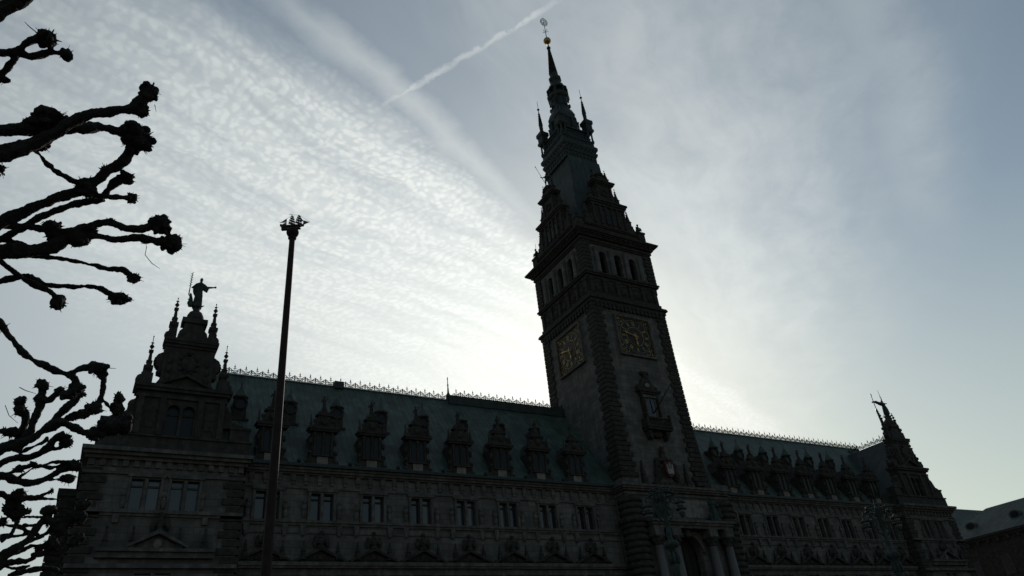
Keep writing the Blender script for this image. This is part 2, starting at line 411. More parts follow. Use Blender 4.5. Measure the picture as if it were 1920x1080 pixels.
# ---- pediments between the storeys, each with obelisks and a carved bust
def obelisk(mb, x, y, z0, z1, r):
    h = z1-z0
    mb.lathe(x, y, [(r, z0), (r, z0+h*.14), (r*.72, z0+h*.17), (r*.66, z0+h*.3), (r*.85, z0+h*.34), (r*.6, z0+h*.40), (r*.28, z0+h*.84), (.02, z0+h*.87)], sq=True)
    mb.ell((x, y, z0+h*.93), (r*.38, r*.38, h*.07), 8)
def bust(seed):
    q = MB(); rr = random.Random(seed)
    q.lathe(0, 0, [(.34, 0), (.30, .18), (.22, .24), (.24, .4)], 10)
    q.ell((0, 0, .62), (.36, .24, .32), 10); q.ell((0, -.02, .88), (.28, .2, .18), 10); q.tube([(0, 0, .9), (0, -.02, 1.12)], .1, 8)
    q.ell((.02, -.04, 1.27), (.155, .175, .2), 10); q.ell((0, -.22, 1.25), (.03, .05, .05), 6); q.ell((0, .03, 1.36), (.18, .18, .15), 8)
    for s in (-1, 1):
        q.tube([(s*.3, 0, .88), (s*.46, -.1, .62), (s*.36, -.2, .36)], [.1, .085, .06], 8)
        q.ell((s*.52, .02, .45), (.22, .16, .36), 8); q.ell((s*.5+rr.uniform(-.05, .05), 0, .85), (.16, .12, .2), 8)
    return q
def make_pediment():
    y = FY; p = MB()
    p.prism([(-1.95, 14.75), (1.95, 14.75), (0, 15.62)], y-.18, y)
    for s in (-1, 1):
        p.prism([(s*2.1, 14.75), (s*2.1, 14.95), (0, 15.95), (0, 15.70)][::s], y-.55, y)
        for q in range(5): p.ell((s*(.25+.3*q), y-.2, 14.98+.04*(q % 2)), (.14, .1, .12), 6)
    p.ell((0, y-.22, 15.15), (.3, .12, .28), 10)
    for s in (-1, 1):                   # low curved parapet between neighbours
        p.prism([(s*2.1, 14.75), (s*2.32, 14.75), (s*2.32, 14.86), (s*2.1, 15.0)][::s], y-.3, y)
    o = p.build('pediment', M['dark'], HALL)
    for s in (-1, 1):
        ob = MB(); obelisk(ob, s*1.45, y-.3, 15.2, 16.45, .2); ob.box(s*1.45-.2, s*1.45+.2, y-.5, y-.1, 14.95, 15.2); ob.build('obelisk', M['dark'], o)
    bust(3).sculpt('bust', M['dark'], .035, o, (0, y-.3, 15.85), disp=.03, dscale=6)
    return o
P0 = make_pediment(); P0.location = _tx(LB[0])
for b in LB[1:]+RB: copy_tree(P0, HALL, _tx(b))

# ---- roofs
RY, RZ, EY, EZ = 3.7, 35.15, -5.5, 22.9
def roof_y(z): return EY+(z-EZ)*(RY-EY)/(RZ-EZ)
def main_roof(x0, x1):
    mb = MB(); yb = 2*RY-EY
    mb._add([(x0, EY, EZ), (x1, EY, EZ), (x1, RY, RZ), (x0, RY, RZ), (x0, yb, EZ), (x1, yb, EZ)], [(0, 1, 2, 3), (3, 2, 5, 4), (0, 3, 4), (1, 5, 2), (0, 4, 5, 1)])
    mb.box(x0, x1, RY-.16, RY+.16, RZ-.12, RZ+.06)
    mb.box(x0, x1, EY-.2, EY+.35, EZ-.02, EZ+.28)
    return H(mb.build('roof', M['roof'], HALL))
main_roof(-51.6, -6.0); main_roof(6.0, 52.5)
b = MB(); b.box(-22.2, -5.9, RY-.45, RY+.45, RZ-.5, RZ+.55); b.box(-22.4, -5.9, RY-.6, RY+.6, RZ-.62, RZ-.5); H(MB().box(-35.9, -34.9, RY-.5, RY+.3, RZ-.3, RZ+.5).build('roof_hatch', M['copper'], HALL))
b.lathe(-22.1, RY, [(.3, RZ), (.3, RZ+.6), (.12, RZ+1.0), (.06, RZ+1.9), (.12, RZ+2.0), (.05, RZ+2.1), (.04, RZ+2.7), (.08, RZ+2.75), (.01, RZ+3.1)], 8)
H(b.build('ridge_cap', M['copper'], HALL))
def crest(p0, p1, name='ridge_crest'):
    p0, p1 = Vector(p0), Vector(p1); L = (p1-p0).length; nU = max(1, round(L/1.1)); mb = MB()
    d = (p1-p0).normalized(); mb.T = Matrix(((d.x, 0, 0, p0.x), (d.y, 1, 0, p0.y), (d.z, 0, 1, p0.z), (0, 0, 0, 1)))
    if abs(d.y) > .5: mb.T = Matrix(((0, -1, 0, p0.x), (d.y, 0, 0, p0.y), (0, 0, 1, p0.z), (0, 0, 0, 1)))
    t = .044
    mb.tube([(0, 0, .13), (L, 0, .13)], .03, 5)
    for i in range(nU):
        x = (i+.5)*L/nU; w = L/nU
        mb.tube([(x, 0, 0), (x, 0, 1.02)], [.035, .022], 5); mb.ell((x, 0, .86), (.085, .085, .12), 6); mb.ell((x, 0, 1.06), (.03, .03, .09), 5)
        mb.tube([(x-.15, 0, .66), (x+.15, 0, .66)], .035, 5)
        xs = x+w/2
        mb.tube([(xs, 0, .1), (xs, 0, .72)], .03, 5); mb.ell((xs, 0, .66), (.10, .06, .07), 6)
        for s in (-1, 1):
            mb.ring((x+s*.17, 0, .30), .13, t, n=10, a0=PI/2*(1-s)-2.4*s, a1=PI/2*(1-s)+2.4*s)
            mb.ring((xs+s*.15, 0, .46), .11, t, n=9, a0=-.6, a1=PI+.9)
            mb.tube([(x+s*.05, 0, .2), (x+s*.3, 0, .47), (xs-s*0 if s > 0 else xs-w, 0, .2)], t*.9, 5)
    return H(mb.build(name, M['iron'], HALL))
crest((-50.2, RY, RZ+.05), (-22.3, RY, RZ+.05)); crest((-21.6, RY, RZ+.55), (-6.0, RY, RZ+.55)); crest((6.0, RY, RZ+.05), (52.4, RY, RZ+.05))

# ---- dormers of the wings
def make_dormer():
    y = -5.15; d = MB()
    d.box(-1.0, 1.0, y, -1.2, 22.9, 26.3)
    d.box(-1.18, 1.18, y-.2, y+.3, 22.75, 22.98)
    for s in (-1, 1):                   # side scrolls
        d.prism([(s*1.0, 22.95), (s*1.5, 22.95), (s*1.45, 23.4), (s*1.2, 23.7), (s*1.25, 24.3), (s*1.0, 24.6)][::s], y-.05, y+.5)
        d.ell((s*1.32, y+.1, 23.45), (.25, .3, .28), 8); d.ell((s*1.2, y, 24.35), (.2, .22, .22), 8); d.ell((s*1.14, y, 25.4), (.16, .2, .35), 8)
    d.box(-1.32, 1.32, y-.34, y+.5, 26.3, 26.5); d.box(-1.45, 1.45, y-.44, y+.6, 26.5, 26.68)
    d.prism([(-1.05, 26.68), (1.05, 26.68), (.92, 27.1), (.66, 27.4), (.5, 27.95), (.27, 28.25), (.2, 28.6), (-.2, 28.6), (-.27, 28.25), (-.5, 27.95), (-.66, 27.4), (-.92, 27.1)], y-.15, y+.55)
    d.box(-.75, .75, y-.28, y+.4, 27.85, 28.0)
    d.ell((0, y-.2, 27.3), (.33, .14, .36), 10)
    for s in (-1, 1):
        d.ell((s*.85, y-.1, 27.35), (.2, .16, .22), 8); obelisk(d, s*1.2, y-.05, 26.68, 27.95, .15)
        d.ell((s*.44, y-.1, 28.15), (.13, .13, .16), 8)
    d.prism([(-.95, 26.3), (.95, 26.3), (0, 27.9)], y+.5, .6)        # little roof running back
    o = d.build('dormer', M['dark'], HALL)
    MB().box(-.5, .5, y-.07, y-.002, 23.05, 23.98).build('panel', M['pale'], o)
    c = MB()
    for x in (-.78, 0, .78): c.lathe(x, y-.1, [(.13, 24.1), (.13, 24.25), (.09, 24.3), (.085, 25.95), (.13, 26.05), (.13, 26.25)], 10)
    c.box(-.98, .98, y-.22, y, 24.0, 24.12)
    c.build('colonnette', M['mid'], o)
    for s in (-1, 1): MB().prism(arch_poly(s*.39-.22, s*.39+.22, 24.2, 26.0), y-.03, y-.004).build('pane', M['darkglass'], o)
    g = MB()                            # standing figure on the top
    g.lathe(0, 0, [(.16, 0), (.2, .06), (.16, .12)], 8); g.lathe(0, 0, [(.17, .1), (.13, .45), (.12, .6), (.16, .8), (.1, .92)], 8); g.ell((0, 0, 1.04), (.085, .09, .11), 8)
    g.tube([(-.13, 0, .84), (-.26, -.03, .62), (-.2, -.12, .5)], [.05, .045, .035], 6); g.tube([(.13, 0, .84), (.25, 0, .98), (.2, -.05, 1.15)], [.05, .045, .035], 6)
    for i_, p_ in enumerate(g.v): g.v[i_] = (p_[0]*1.25, p_[1]*1.25, p_[2]*1.2)
    g.sculpt('finial_figure', M['dark'], .03, o, (0, y+.1, 28.58))
    return o
D0 = make_dormer(); D0.location = _tx(LB[0])
for b in LB[1:]+RB: copy_tree(D0, HALL, _tx(b))
def make_vent():
    z0 = 28.4; y = roof_y(z0)-.1; v = MB()
    v.box(-.42, .42, y, y+1.6, z0-.3, z0+1.1)
    v.prism([(-.42, z0+1.1), (.42, z0+1.1)]+[(.42*math.cos(PI*i/8), z0+1.1+.42*math.sin(PI*i/8)) for i in range(1, 8)], y, y+1.9)
    v.ring((0, y-.05, z0+1.05), .4, .1, n=14); v.box(-.6, .6, y-.15, y+.2, z0-.2, z0-.05)
    o = v.build('roof_vent', M['dark'], HALL)
    MB().lathe(0, y+.1, [(.5, z0+1.42), (.52, z0+1.52), (.36, z0+1.75), (.28, z0+2.0), (.1, z0+2.2), (.05, z0+2.6), (.01, z0+2.8)], 10).build('vent_cap', M['roof2'], o)
    MB().prism([(.28*math.cos(2*PI*i/12), z0+1.02+.34*math.sin(2*PI*i/12)) for i in range(12)], y-.03, y-.002).build('pane', M['darkglass'], o)
    return o
V0 = make_vent(); mids = [b-BAY/2 for b in LB[:8]]+[b-BAY/2 for b in RB[1:]]
V0.location = _tx(mids[0])
for o_ in [V0]+list(V0.children): o_.data.transform(Matrix.Translation((0, -1.5, 28.3)) @ Matrix.Diagonal((1.4, 1.2, 1.4, 1)) @ Matrix.Translation((0, 1.5, -28.3)))
for x in mids[1:]: copy_tree(V0, HALL, _tx(x))
fl = MB(); fl.lathe(0, FY-.1, [(.16, 22.9), (.05, 22.95), (.05, 23.15)], 8); fl.ell((0, FY-.1, 23.3), .2, 10)
F0 = fl.build('floodlight', M['wood'], HALL); F0.location = _tx(mids[0]+.1)
for x in mids[1:]: copy_tree(F0, HALL, _tx(x+.1))

# ---- end pavilions
def pavilion(cx, ridge_z, ridge_back):
    ops = [(-2.45, -1.55), (-1.3, -.4), (.35, 1.25), (1.5, 2.4)]
    mb = MB(); y = PFY
    wall_with_openings(mb, -PH+.1, PH-.1, y, y+.7, [(0, 9.2, []), (9.2, 13.7, [(-1.2, -.15), (.15, 1.2)]), (13.7, 18.3, []), (18.3, 20.6, ops), (20.6, 22.4, [])])
    for s in (-1, 1): mb.box(*sorted((s*(PH-.1), s*(PH-.8))), y+.7, 13, 0, 22.4)
    mb.box(-PH+.1, PH-.1, 12.4, 13, 0, 22.4)
    W = mb.build('pavilion_wall', M['stone'], HALL, (cx+HO.x, HO.y, 0))
    for s in (-1, 1):                   # quoins
        t = MB()
        for i in range(34):
            z = .3+i*.64; w = 1.55 if i % 2 else 1.2
            if z > 21: break
            a, b2 = sorted((s*(PH-w), s*(PH+.12)))
            t.box(a, b2, y-.16, y+1.1, z, z+.5)
        t.build('quoin', M['dark'], W)
    c = MB()
    c.box(-PH-.1, PH+.1, y-.2, y, 20.85, 21.05); c.box(-PH-.15, PH+.15, y-.35, 13, 21.95, 22.2); c.box(-PH-.3, PH+.3, y-.65, 13.1, 22.2, 22.45); c.box(-PH-.45, PH+.45, y-.9, 13.2, 22.45, 22.75)
    for i in range(15):
        x = -PH+.35+i*(2*PH-.7)/14; c.box(x-.2, x+.2, y-.2, y, 21.45, 21.95)
    c.build('cornice', M['trim'], W)
    s_ = MB(); s_.box(-PH-.1, PH+.1, y-.3, y, 17.95, 18.2); s_.box(-PH-.1, PH+.1, y-.16, y, 17.75, 17.95)
    s_.box(-4.0, 4.0, y-.7, y, 15.1, 15.35); s_.box(-4.0, 4.0, y-.45, y, 14.7, 15.1); s_.box(-PH, PH, y-.4, y, 14.0, 14.3)
    for s in (-1, 1):
        s_.prism([(s*2.1, 15.35), (s*2.1, 15.55), (0, 16.7), (0, 16.4)][::s], y-.7, y)
        s_.box(*sorted((s*2.9, s*3.3)), y-.3, y, 17.2, 17.75)
    s_.prism([(-1.9, 15.35), (1.9, 15.35), (0, 16.35)], y-.2, y)
    s_.build('string_course', M['trim'], W)
    for x in (-3.5, -1.75, 1.45, 3.25):
        ob = MB(); obelisk(ob, x, y-.35, 15.35, 16.95, .25); ob.build('obelisk', M['dark'], W)
    bust(5).sculpt('bust', M['dark'], .04, W, (0, y-.4, 16.55), disp=.03, dscale=6)
    sh = MB(); sh.ell((0, y-.25, 15.75), (.34, .14, .38), 12); sh.build('shield', M['pale'], W)
    for x0 in (-1.425, 1.375):
        f = MB(); f.box(x0-1.22, x0-1.03, y-.15, y, 18.2, 20.72); f.box(x0+1.03, x0+1.22, y-.15, y, 18.2, 20.72); f.box(x0-1.34, x0+1.34, y-.22, y, 20.72, 20.85); f.box(x0-.125, x0+.125, y-.12, y+.05, 18.2, 20.6)
        for s in (-1, 1): f.ell((x0+s*1.38, y-.1, 18.8), (.18, .15, .5), 8); f.ell((x0+s*1.38, y-.12, 19.4), (.2, .16, .25), 8)
        for s in (-1, 1):
            a, b2 = x0+s*.575-.45, x0+s*.575+.45
            f.box(a, b2, y+.26, y+.36, 20.02, 20.16); f.box(a, a+.07, y+.28, y+.36, 18.3, 20.6); f.box(b2-.07, b2, y+.28, y+.36, 18.3, 20.6)
        wn = f.build('window', M['trim'], W)
    for a, b2 in ops: MB().box(a, b2, y+.36, y+.4, 18.3, 20.6).build('pane', M['glass'], W)
    MB().box(-1.2, 1.2, y+.36, y+.4, 9.2, 13.7).build('pane', M['glass'], W)
    if cx < 0: W.location.x -= .25
    # roof of the pavilion, ridge running back
    r = MB(); hw = PH-.2; yb = ridge_back
    r._add([(-hw, y+.5, 22.75), (hw, y+.5, 22.75), (0, y+.5, ridge_z), (-hw, 13, 22.75), (hw, 13, 22.75), (0, yb, ridge_z), (0, 13, ridge_z-2)], [(0, 2, 1), (0, 3, 6, 5, 2), (1, 2, 5, 6, 4), (3, 4, 6), (0, 1, 4, 3)])
    r.build('pavilion_roof', M['coppershaft'], HALL, (cx+HO.x, HO.y, 0))
    # stepped gable
    g = MB(); yf = y-.05
    g.box(-PH+.05, PH-.05, yf, y+1.3, 22.75, 24.0); g.box(-PH-.05, PH+.05, yf-.15, y+1.4, 24.0, 24.15)
    for s in (-1, 1):
        a, b2 = sorted((s*4.0, s*5.6)); g.box(a, b2, yf+.1, y+1.2, 24.15, 25.2); a, b2 = sorted((s*3.9, s*5.7)); g.box(a, b2, yf, y+1.3, 25.2, 25.4)
        sc = [(s*3.3, 25.2), (s*5.2, 25.4), (s*4.9, 25.6), (s*4.35, 25.75), (s*4.0, 26.1), (s*3.95, 26.6), (s*3.6, 27.1), (s*3.3, 27.3)]
        g.prism(sc[::s], yf+.1, y+1.1)
        g.ell((s*3.62, yf+.5, 26.75), (.38, .5, .42), 10); g.ell((s*4.15, yf+.5, 25.75), (.35, .5, .35), 10)
    wall_with_openings(g, -3.4, 3.4, yf, y+1.2, [(24.15, 24.25, []), (24.25, 26.8, [(-1.05, -.12), (.12, 1.05)]), (26.8, 27.5, [])])
    for x in (-3.1, -1.45, 1.45, 3.1): g.box(x-.22, x+.22, yf-.2, yf, 24.15, 27.3)
    g.box(-3.5, 3.5, yf-.2, y+1.3, 27.3, 27.55); g.box(-3.45, 3.45, yf-.05, y+1.2, 27.55, 27.85); g.box(-3.65, 3.65, yf-.35, y+1.3, 27.85, 28.1); g.box(-3.8, 3.8, yf-.5, y+1.4, 28.1, 28.4)
    for s in (-1, 1):
        g.prism([(s*2.0, 28.4), (s*2.0, 28.55), (0, 29.6), (0, 29.35)][::s], yf-.4, yf)
        a, b2 = sorted((s*2.55, s*3.45)); g.box(a, b2, yf, y+1.1, 28.4, 29.5); g.ell((s*3.45, yf+.5, 28.95), (.36, .55, .5), 12)
    g.box(-2.0, 2.0, yf, y+1.2, 28.4, 32.1)
    for s in (-1, 1):                   # foliate side scrolls
        g.prism([(s*2.0, 29.6), (s*2.35, 29.7), (s*2.25, 30.15), (s*2.45, 30.3), (s*2.55, 31.0), (s*2.45, 31.3), (s*2.0, 31.6)][::s], yf+.1, y+1.0)
        for i in range(7):
            a = -1.2+i*.42; g.ell((s*(2.2+.38*math.cos(a)), yf+.5, 30.75+.55*math.sin(a)), (.13, .45, .13), 8)
        g.ell((s*2.15, yf+.5, 29.75), (.25, .5, .28), 8)
        for i in range(3): g.ell((s*(1.5-.0*i), yf-.05, 29.2+i*.8), (.2, .12, .35), 8)
    g.box(-2.05, 2.05, yf-.12, y+1.1, 32.1, 32.35); g.box(-2.15, 2.15, yf-.3, y+1.2, 32.35, 32.6); g.box(-2.2, 2.2, yf-.38, y+1.2, 32.6, 32.85)
    for s in (-1, 1):
        a, b2 = sorted((s*1.3, s*1.95)); g.box(a, b2, yf+.1, y+.9, 32.85, 33.9); g.ell((s*1.95, yf+.5, 33.35), (.3, .4, .42), 12)
    g.prism([(-1.25, 32.85), (1.2, 32.85), (1.22, 33.3), (1.12, 33.75), (.86, 34.05), (.78, 34.6), (-.78, 34.6), (-.86, 34.05), (-1.12, 33.75), (-1.22, 33.3)], yf, y+1.2)
    g.box(-1.04, 1.04, yf-.15, y+1.1, 34.62, 35.1); g.lathe(0, y+.5, [(.72, 35.1), (.74, 35.3), (.7, 35.6), (.54, 35.95), (.3, 36.12), (.28, 36.55)], 18)
    G = g.build('gable', M['mid'], HALL, (cx+HO.x, HO.y, 0))
    cart = MB(); cart.ell((0, yf-.08, 30.6), (.62, .2, .75), 14)
    for i in range(10): a = 2*PI*i/10; cart.ell((.72*math.cos(a), yf-.06, 30.6+.85*math.sin(a)), (.17, .14, .17), 6)
    cart.ell((0, yf-.15, 31.6), (.3, .18, .2), 8)
    cart.build('cartouche', M['dark'], G)
    for s in (-1, 1):
        MB().box(*sorted((s*.12, s*1.05)), yf+.35, yf+.4, 24.25, 26.8).build('pane', M['darkglass'], G)
        h = MB(); h.prism([(s*.585-.47, 26.8)]+[(s*.585-.47*math.cos(PI*i/8), 26.35+.47*math.sin(PI*i/8)) for i in range(0, 9)][::1]+[(s*.585+.47, 26.8)], yf-.02, yf+.3)
        h.box(s*.585-.46, s*.585+.46, yf+.25, yf+.34, 26.0, 26.12)
        h.build('arch_head', M['dark'], G)
        nb = MB(); nb.prism(arch_poly(s*2.25-.4, s*2.25+.4, 24.8, 26.6), yf-.05, yf-.002); nb.build('niche', M['dark'], G)
        for (px, z0, z1) in ((3.0, 29.5, 33.1), (1.62, 33.9, 37.2)):
            q = MB(); h_ = z1-z0; yy = y+.45
            q.lathe(s*px, yy, [(.3, z0), (.3, z0+.15), (.22, z0+.2), (.25, z0+.3), (.36, z0+.42), (.36, z0+.72), (.22, z0+.8), (.19, z0+1.05), (.24, z0+1.12), (.24, z0+1.2), (.15, z0+1.28), (.105, z0+2.0), (.18, z0+2.08), (.18, z0+2.24), (.04, z0+2.3)], sq=True)
            q.lathe(s*px, yy, [(.02, z0+2.32), (.2, z0+2.6), (.02, z0+2.88)], 8, sm=False); q.lathe(s*px, yy, [(.02, z0+2.85), (.14, z0+2.96), (.02, z0+3.02)], 8)
            q.tube([(s*px, yy, z0+2.9), (s*px, yy, z1)], .03, 5); q.ell((s*px, yy, z1), .06, 6)
            q.build('pinnacle', M['dark'], G)
    if cx > 0:                          # pierced scroll on the outer shoulder
        q = MB(); q.ring((4.35, y+.6, 26.35), .55, .2, n=16, m=8); q.ring((4.9, y+.6, 25.75), .35, .16, n=12, m=8); obelisk(q, 5.25, y+.6, 25.4, 26.4, .18); q.ell((3.9, y+.6, 27.0), (.3, .3, .3), 8)
        q.build('pierced_scroll', M['dark'], G)
    return W, G
pavilion(PCL, 33.0, 2.5); pavilion(PCR, 33.3, 4)
crest((PCR, -5.6, 33.3), (PCR, 1.9, 33.3))
# lower projecting bay on the left flank
q = MB(); q.box(-59.1, -57.2, 2.5, 12, 0, 21.7); q.box(-59.3, -57.2, 2.3, 12.2, 21.7, 22.3)
for i in range(30): q.box(-59.22, -58.2+.2*(i % 2), 2.38, 2.9, .4+i*.7, .95+i*.7)
H(q.build('flank_bay', M['dark'], HALL))

# ================================================================ clock tower
TWR = tag(empty('clock_tower', (0, 0, 0)), 'tall square clock tower with green copper spire rising from the middle of the town hall', 'tower')
A = 5.9
sh = MB(); sh.lathe(0, 0, [(A+.25, 22), (A+.12, 30), (A, 40), (A, 46.4)], sq=True); sh.build('shaft', M['stone'], TWR)
MB().lathe(0, 0, [(5.75, 46.4), (5.75, 51.0)], sq=True).build('panelled_band', M['mid'], TWR)
for k in range(4):                      # quoin strips up the four corners, broader towards the foot
    q = MB(); i = 0; z = 23.4
    while z < 46.2:
        f = max(0, (31-z)/8); e = .18+.16*max(0, (40-z)/17)+.55*max(0, f)**1.7*.55; w = (1.75 if i % 2 else 1.4)+.35*f
        q.box(-A-e, -A+w-.2, -A-e, -A+w-.2, z, z+.50); z += .60; i += 1
    q.box(-A-.12, -A+1.3, -A-.12, -A+1.3, 23, 46.3)
    q.build('quoin', M['dark'], TWR, rz=k*PI/2)
b = MB()
def sqband(mb, h, z0, z1): mb.lathe(0, 0, [(h, z0), (h, z1)], sq=True)
for h, z0, z1 in ((6.08, 46.2, 46.7), (6.2, 46.7, 47.2), (6.42, 47.2, 47.45), (6.35, 47.45, 47.6), (5.95, 47.6, 48.3), (5.85, 50.6, 51.0), (6.1, 51.0, 51.25), (6.22, 51.25, 51.45)): sqband(b, h, z0, z1)
for k in range(4):                      # blind balustrade and brackets round the band
    b.T = Matrix.Rotation(k*PI/2, 4, 'Z')
    for i in range(17): x = -5.2+i*.65; b.box(x-.16, x+.16, -6.22, -5.9, 46.0, 46.7)
    for x in (-5.3, -3.2, -1.07, 1.07, 3.2, 5.3): b.box(x-.28, x+.28, -6.0, -5.7, 48.3, 50.6); b.box(x-.36, x+.36, -6.06, -5.7, 50.2, 50.6)
    for i in range(5):
        x = -4.25+i*2.13
        b.ell((x, -5.75, 49.4), (.55, .16, .6), 10); b.ring((x, -5.76, 49.4), .75, .08, n=14)
b.T = None
b.build('belt_course', M['dark'], TWR)
def belfry_face(k):
    g = MB(); y = -5.8
    ops = [(-3.1, -1.95), (-.575, .575), (1.95, 3.1)]
    wall_with_openings(g, -5.0, 5.0, y, y+.9, [(51.45, 51.7, []), (51.7, 54.75, ops), (55.3, 56.4, [])])
    for a, b2 in ops:                   # arched heads
        r = (b2-a)/2; cx = (a+b2)/2
        for s in (-1, 1):
            g.prism(([(cx+s*r, 54.75), (cx+s*r, 55.3), (cx, 55.3)]+[(cx+s*r*math.sin(t*PI/16), 54.74+.55*math.cos(t*PI/16)) for t in range(0, 9)])[::-s], y, y+.9)
    x = -5.0
    for a, b2 in ops+[(5.0, 5.0)]:
        g.box(x, a, y, y+.9, 54.75, 55.3); x = b2
    o = g.build('belfry_wall', M['stone'], TWR, rz=k*PI/2)
    c = MB()
    for x in (-3.75, -1.27, 1.27, 3.75):
        c.lathe(x, y-.12, [(.42, 51.45), (.42, 51.8), (.32, 51.9), (.30, 54.9), (.26, 55.0), (.42, 55.3), (.42, 55.6)], 14)
    c.build('half_column', M['stone'], o)
    for a, b2 in ops:
        l = MB()
        for i in range(11): l._add([(a, y+.45, 51.75+i*.3), (b2, y+.45, 51.75+i*.3), (b2, y+.7, 51.95+i*.3), (a, y+.7, 51.95+i*.3)], [(0, 1, 2, 3)])
        l.box(a, b2, y+.82, y+.88, 51.7, 55.3)
        l.build('louvre', M['wood'], o)
    q = MB()                            # rusticated corner pier
    for i in range(8): q.box(-6.02, -4.75+.15*(i % 2), -6.02, -4.75+.15*(i % 2), 51.5+i*.6, 52.0+i*.6)
    q.box(-5.9, -4.8, -5.9, -4.8, 51.45, 56.4)
    q.build('corner_pier', M['dark'], TWR, rz=k*PI/2)
for k in range(4): belfry_face(k)
c = MB(); sqband(c, 4.9, 51.5, 51.6)
for h, z0, z1 in ((6.0, 56.3, 56.55), (6.15, 56.55, 56.8), (6.05, 56.8, 57.1), (6.4, 57.1, 57.3), (6.75, 57.5, 57.68)): sqband(c, h, z0, z1)
c.lathe(0, 0, [(6.4, 57.3), (6.6, 57.5)], sq=True); c.lathe(0, 0, [(6.95, 57.68), (7.05, 57.95), (6.6, 58.1), (5.9, 58.5)], sq=True)
for k in range(4):
    for i in range(14):
        x = -5.7+i*11.4/13; r = Matrix.Rotation(k*PI/2, 4, 'Z'); c.T = r; c.box(x-.17, x+.17, -6.65, -6.0, 57.3, 57.52)
c.T = None
c.build('great_cornice', M['mid'], TWR)
# clocks
def roman(mb, n_, y, R, h, t):
    s = ['XII', 'I', 'II', 'III', 'IIII', 'V', 'VI', 'VII', 'VIII', 'IX', 'X', 'XI'][n_]
    wd = {'I': .12, 'V': .24, 'X': .24}; tot = sum(wd[ch] for ch in s); x = -tot/2; a = -n_*PI/6
    rot = Matrix.Rotation(-a, 4, 'Y'); base = mb.T
    def bar(x0, z0, x1, z1, w):
        d = Vector((x1-x0, 0, z1-z0)); p = Vector((-d.z, 0, d.x)).normalized()*w/2
        mb._add([rot @ Vector(q)+Vector((0, 0, 0)) for q in ((x0+p.x, y, z0+p.z), (x1+p.x, y, z1+p.z), (x1-p.x, y, z1-p.z), (x0-p.x, y, z0-p.z), (x0+p.x, y-.03, z0+p.z), (x1+p.x, y-.03, z1+p.z), (x1-p.x, y-.03, z1-p.z), (x0-p.x, y-.03, z0-p.z))],
                [(0, 1, 2, 3), (7, 6, 5, 4), (0, 4, 5, 1), (1, 5, 6, 2), (2, 6, 7, 3), (3, 7, 4, 0)])
    for ch in s:
        w = wd[ch]; c_ = x+w/2
        if ch == 'I': bar(c_, R-h/2, c_, R+h/2, t)
        elif ch == 'V': bar(c_-w*.38, R+h/2, c_, R-h/2, t*1.2); bar(c_+w*.38, R+h/2, c_, R-h/2, t*.8)
        else: bar(c_-w*.38, R+h/2, c_+w*.38, R-h/2, t*1.2); bar(c_+w*.38, R+h/2, c_-w*.38, R-h/2, t*.8)
        x += w
def disc(mb, r, y0, y1, n=40, r0=0): mb.prism([(r*math.cos(2*PI*i/n), r*math.sin(2*PI*i/n)) for i in range(n)], y0, y1)
def clock(k):
    f = MB(); w = 2.62
    for s in (-1, 1): f.box(*sorted((s*w, s*(w+.28))), -.3, .05, -w-.28, w+.28); f.box(-w, w, -.3, .05, *sorted((s*w, s*(w+.28))))
    o = f.build('clock', M['trim'], TWR, Matrix.Rotation(k*PI/2, 3, 'Z') @ Vector((0, -A-.05, 42.5)), k*PI/2)
    pl = MB(); pl.box(-w, w, -.1, .0, -w, w); pl.build('clock_face', M['clockface'], o)
    d = MB(); disc(d, 1.28, -.16, -.1); d.build('clock_centre', M['clockred'], o)
    g = MB()
    for s in (-1, 1):
        g.box(*sorted((s*(w-.08), s*w)), -.16, -.1, -w, w); g.box(-w+.08, w-.08, -.16, -.1, *sorted((s*(w-.08), s*w)))
    g.ring((0, -.13, 0), 2.36, .035, n=40); g.ring((0, -.13, 0), 1.34, .05, n=32); g.ring((0, -.13, 0), .42, .04, n=18)
    for i in range(12): roman(g, i, -.13, 1.84, .62, .055)
    for i in range(60):
        a = 2*PI*i/60; g.box(2.26*math.cos(a)-.02, 2.26*math.cos(a)+.02, -.14, -.1, 2.26*math.sin(a)-.02, 2.26*math.sin(a)+.02)
    nC = 12; cs = 2*(w-.12)/nC         # gilded fretwork in the corners
    for i in range(nC):
        for j in range(nC):
            x, z = -w+.12+(i+.5)*cs, -w+.12+(j+.5)*cs
            if math.hypot(x, z) < 2.36+cs*.42: continue
            y = -.13; q = (i*7+j*3) % 4; e = cs*.46
            if q == 0: g.ring((x, y, z), cs*.3, .032, n=8, m=4)
            elif q == 1: g.box(x-e, x+e, y-.03, y+.03, z-.035, z+.035); g.box(x-.035, x+.035, y-.032, y+.032, z-e, z+e)
            elif q == 2: g.tube([(x-e, y, z-e), (x+e, y, z+e)], .035, 4); g.ell((x, y, z), (.1, .04, .1), 6)
            else: g.tube([(x-e, y, z+e), (x, y, z), (x+e, y, z+e)], .035, 4); g.box(x-e, x+e, y-.03, y+.03, z-e, z-e+.06)
    g.build('gilt_fretwork', M['gold'], o)
    h = MB()
    def hand(ang, L, wd_, y):
        h.T = Matrix.Rotation(ang, 4, 'Y')
        h.prism([(-.05, -.45), (.05, -.45), (wd_*.5, .4), (wd_, L*.62), (wd_*1.9, L*.72), (wd_*.8, L*.8), (0, L), (-wd_*.8, L*.8), (-wd_*1.9, L*.72), (-wd_, L*.62), (-wd_*.5, .4)], y, y+.05); h.ring((0, y+.02, .3), .16, .05, n=12); h.T = None
    hand(2*PI*47.5/60, 2.1, .075, -.30); hand(2*PI*(5.79/12), 1.35, .10, -.24)
    disc(h, .16, -.34, -.16, 16)
    h.build('clock_hand', M['gold'], o)
for k in (0, 3): clock(k)
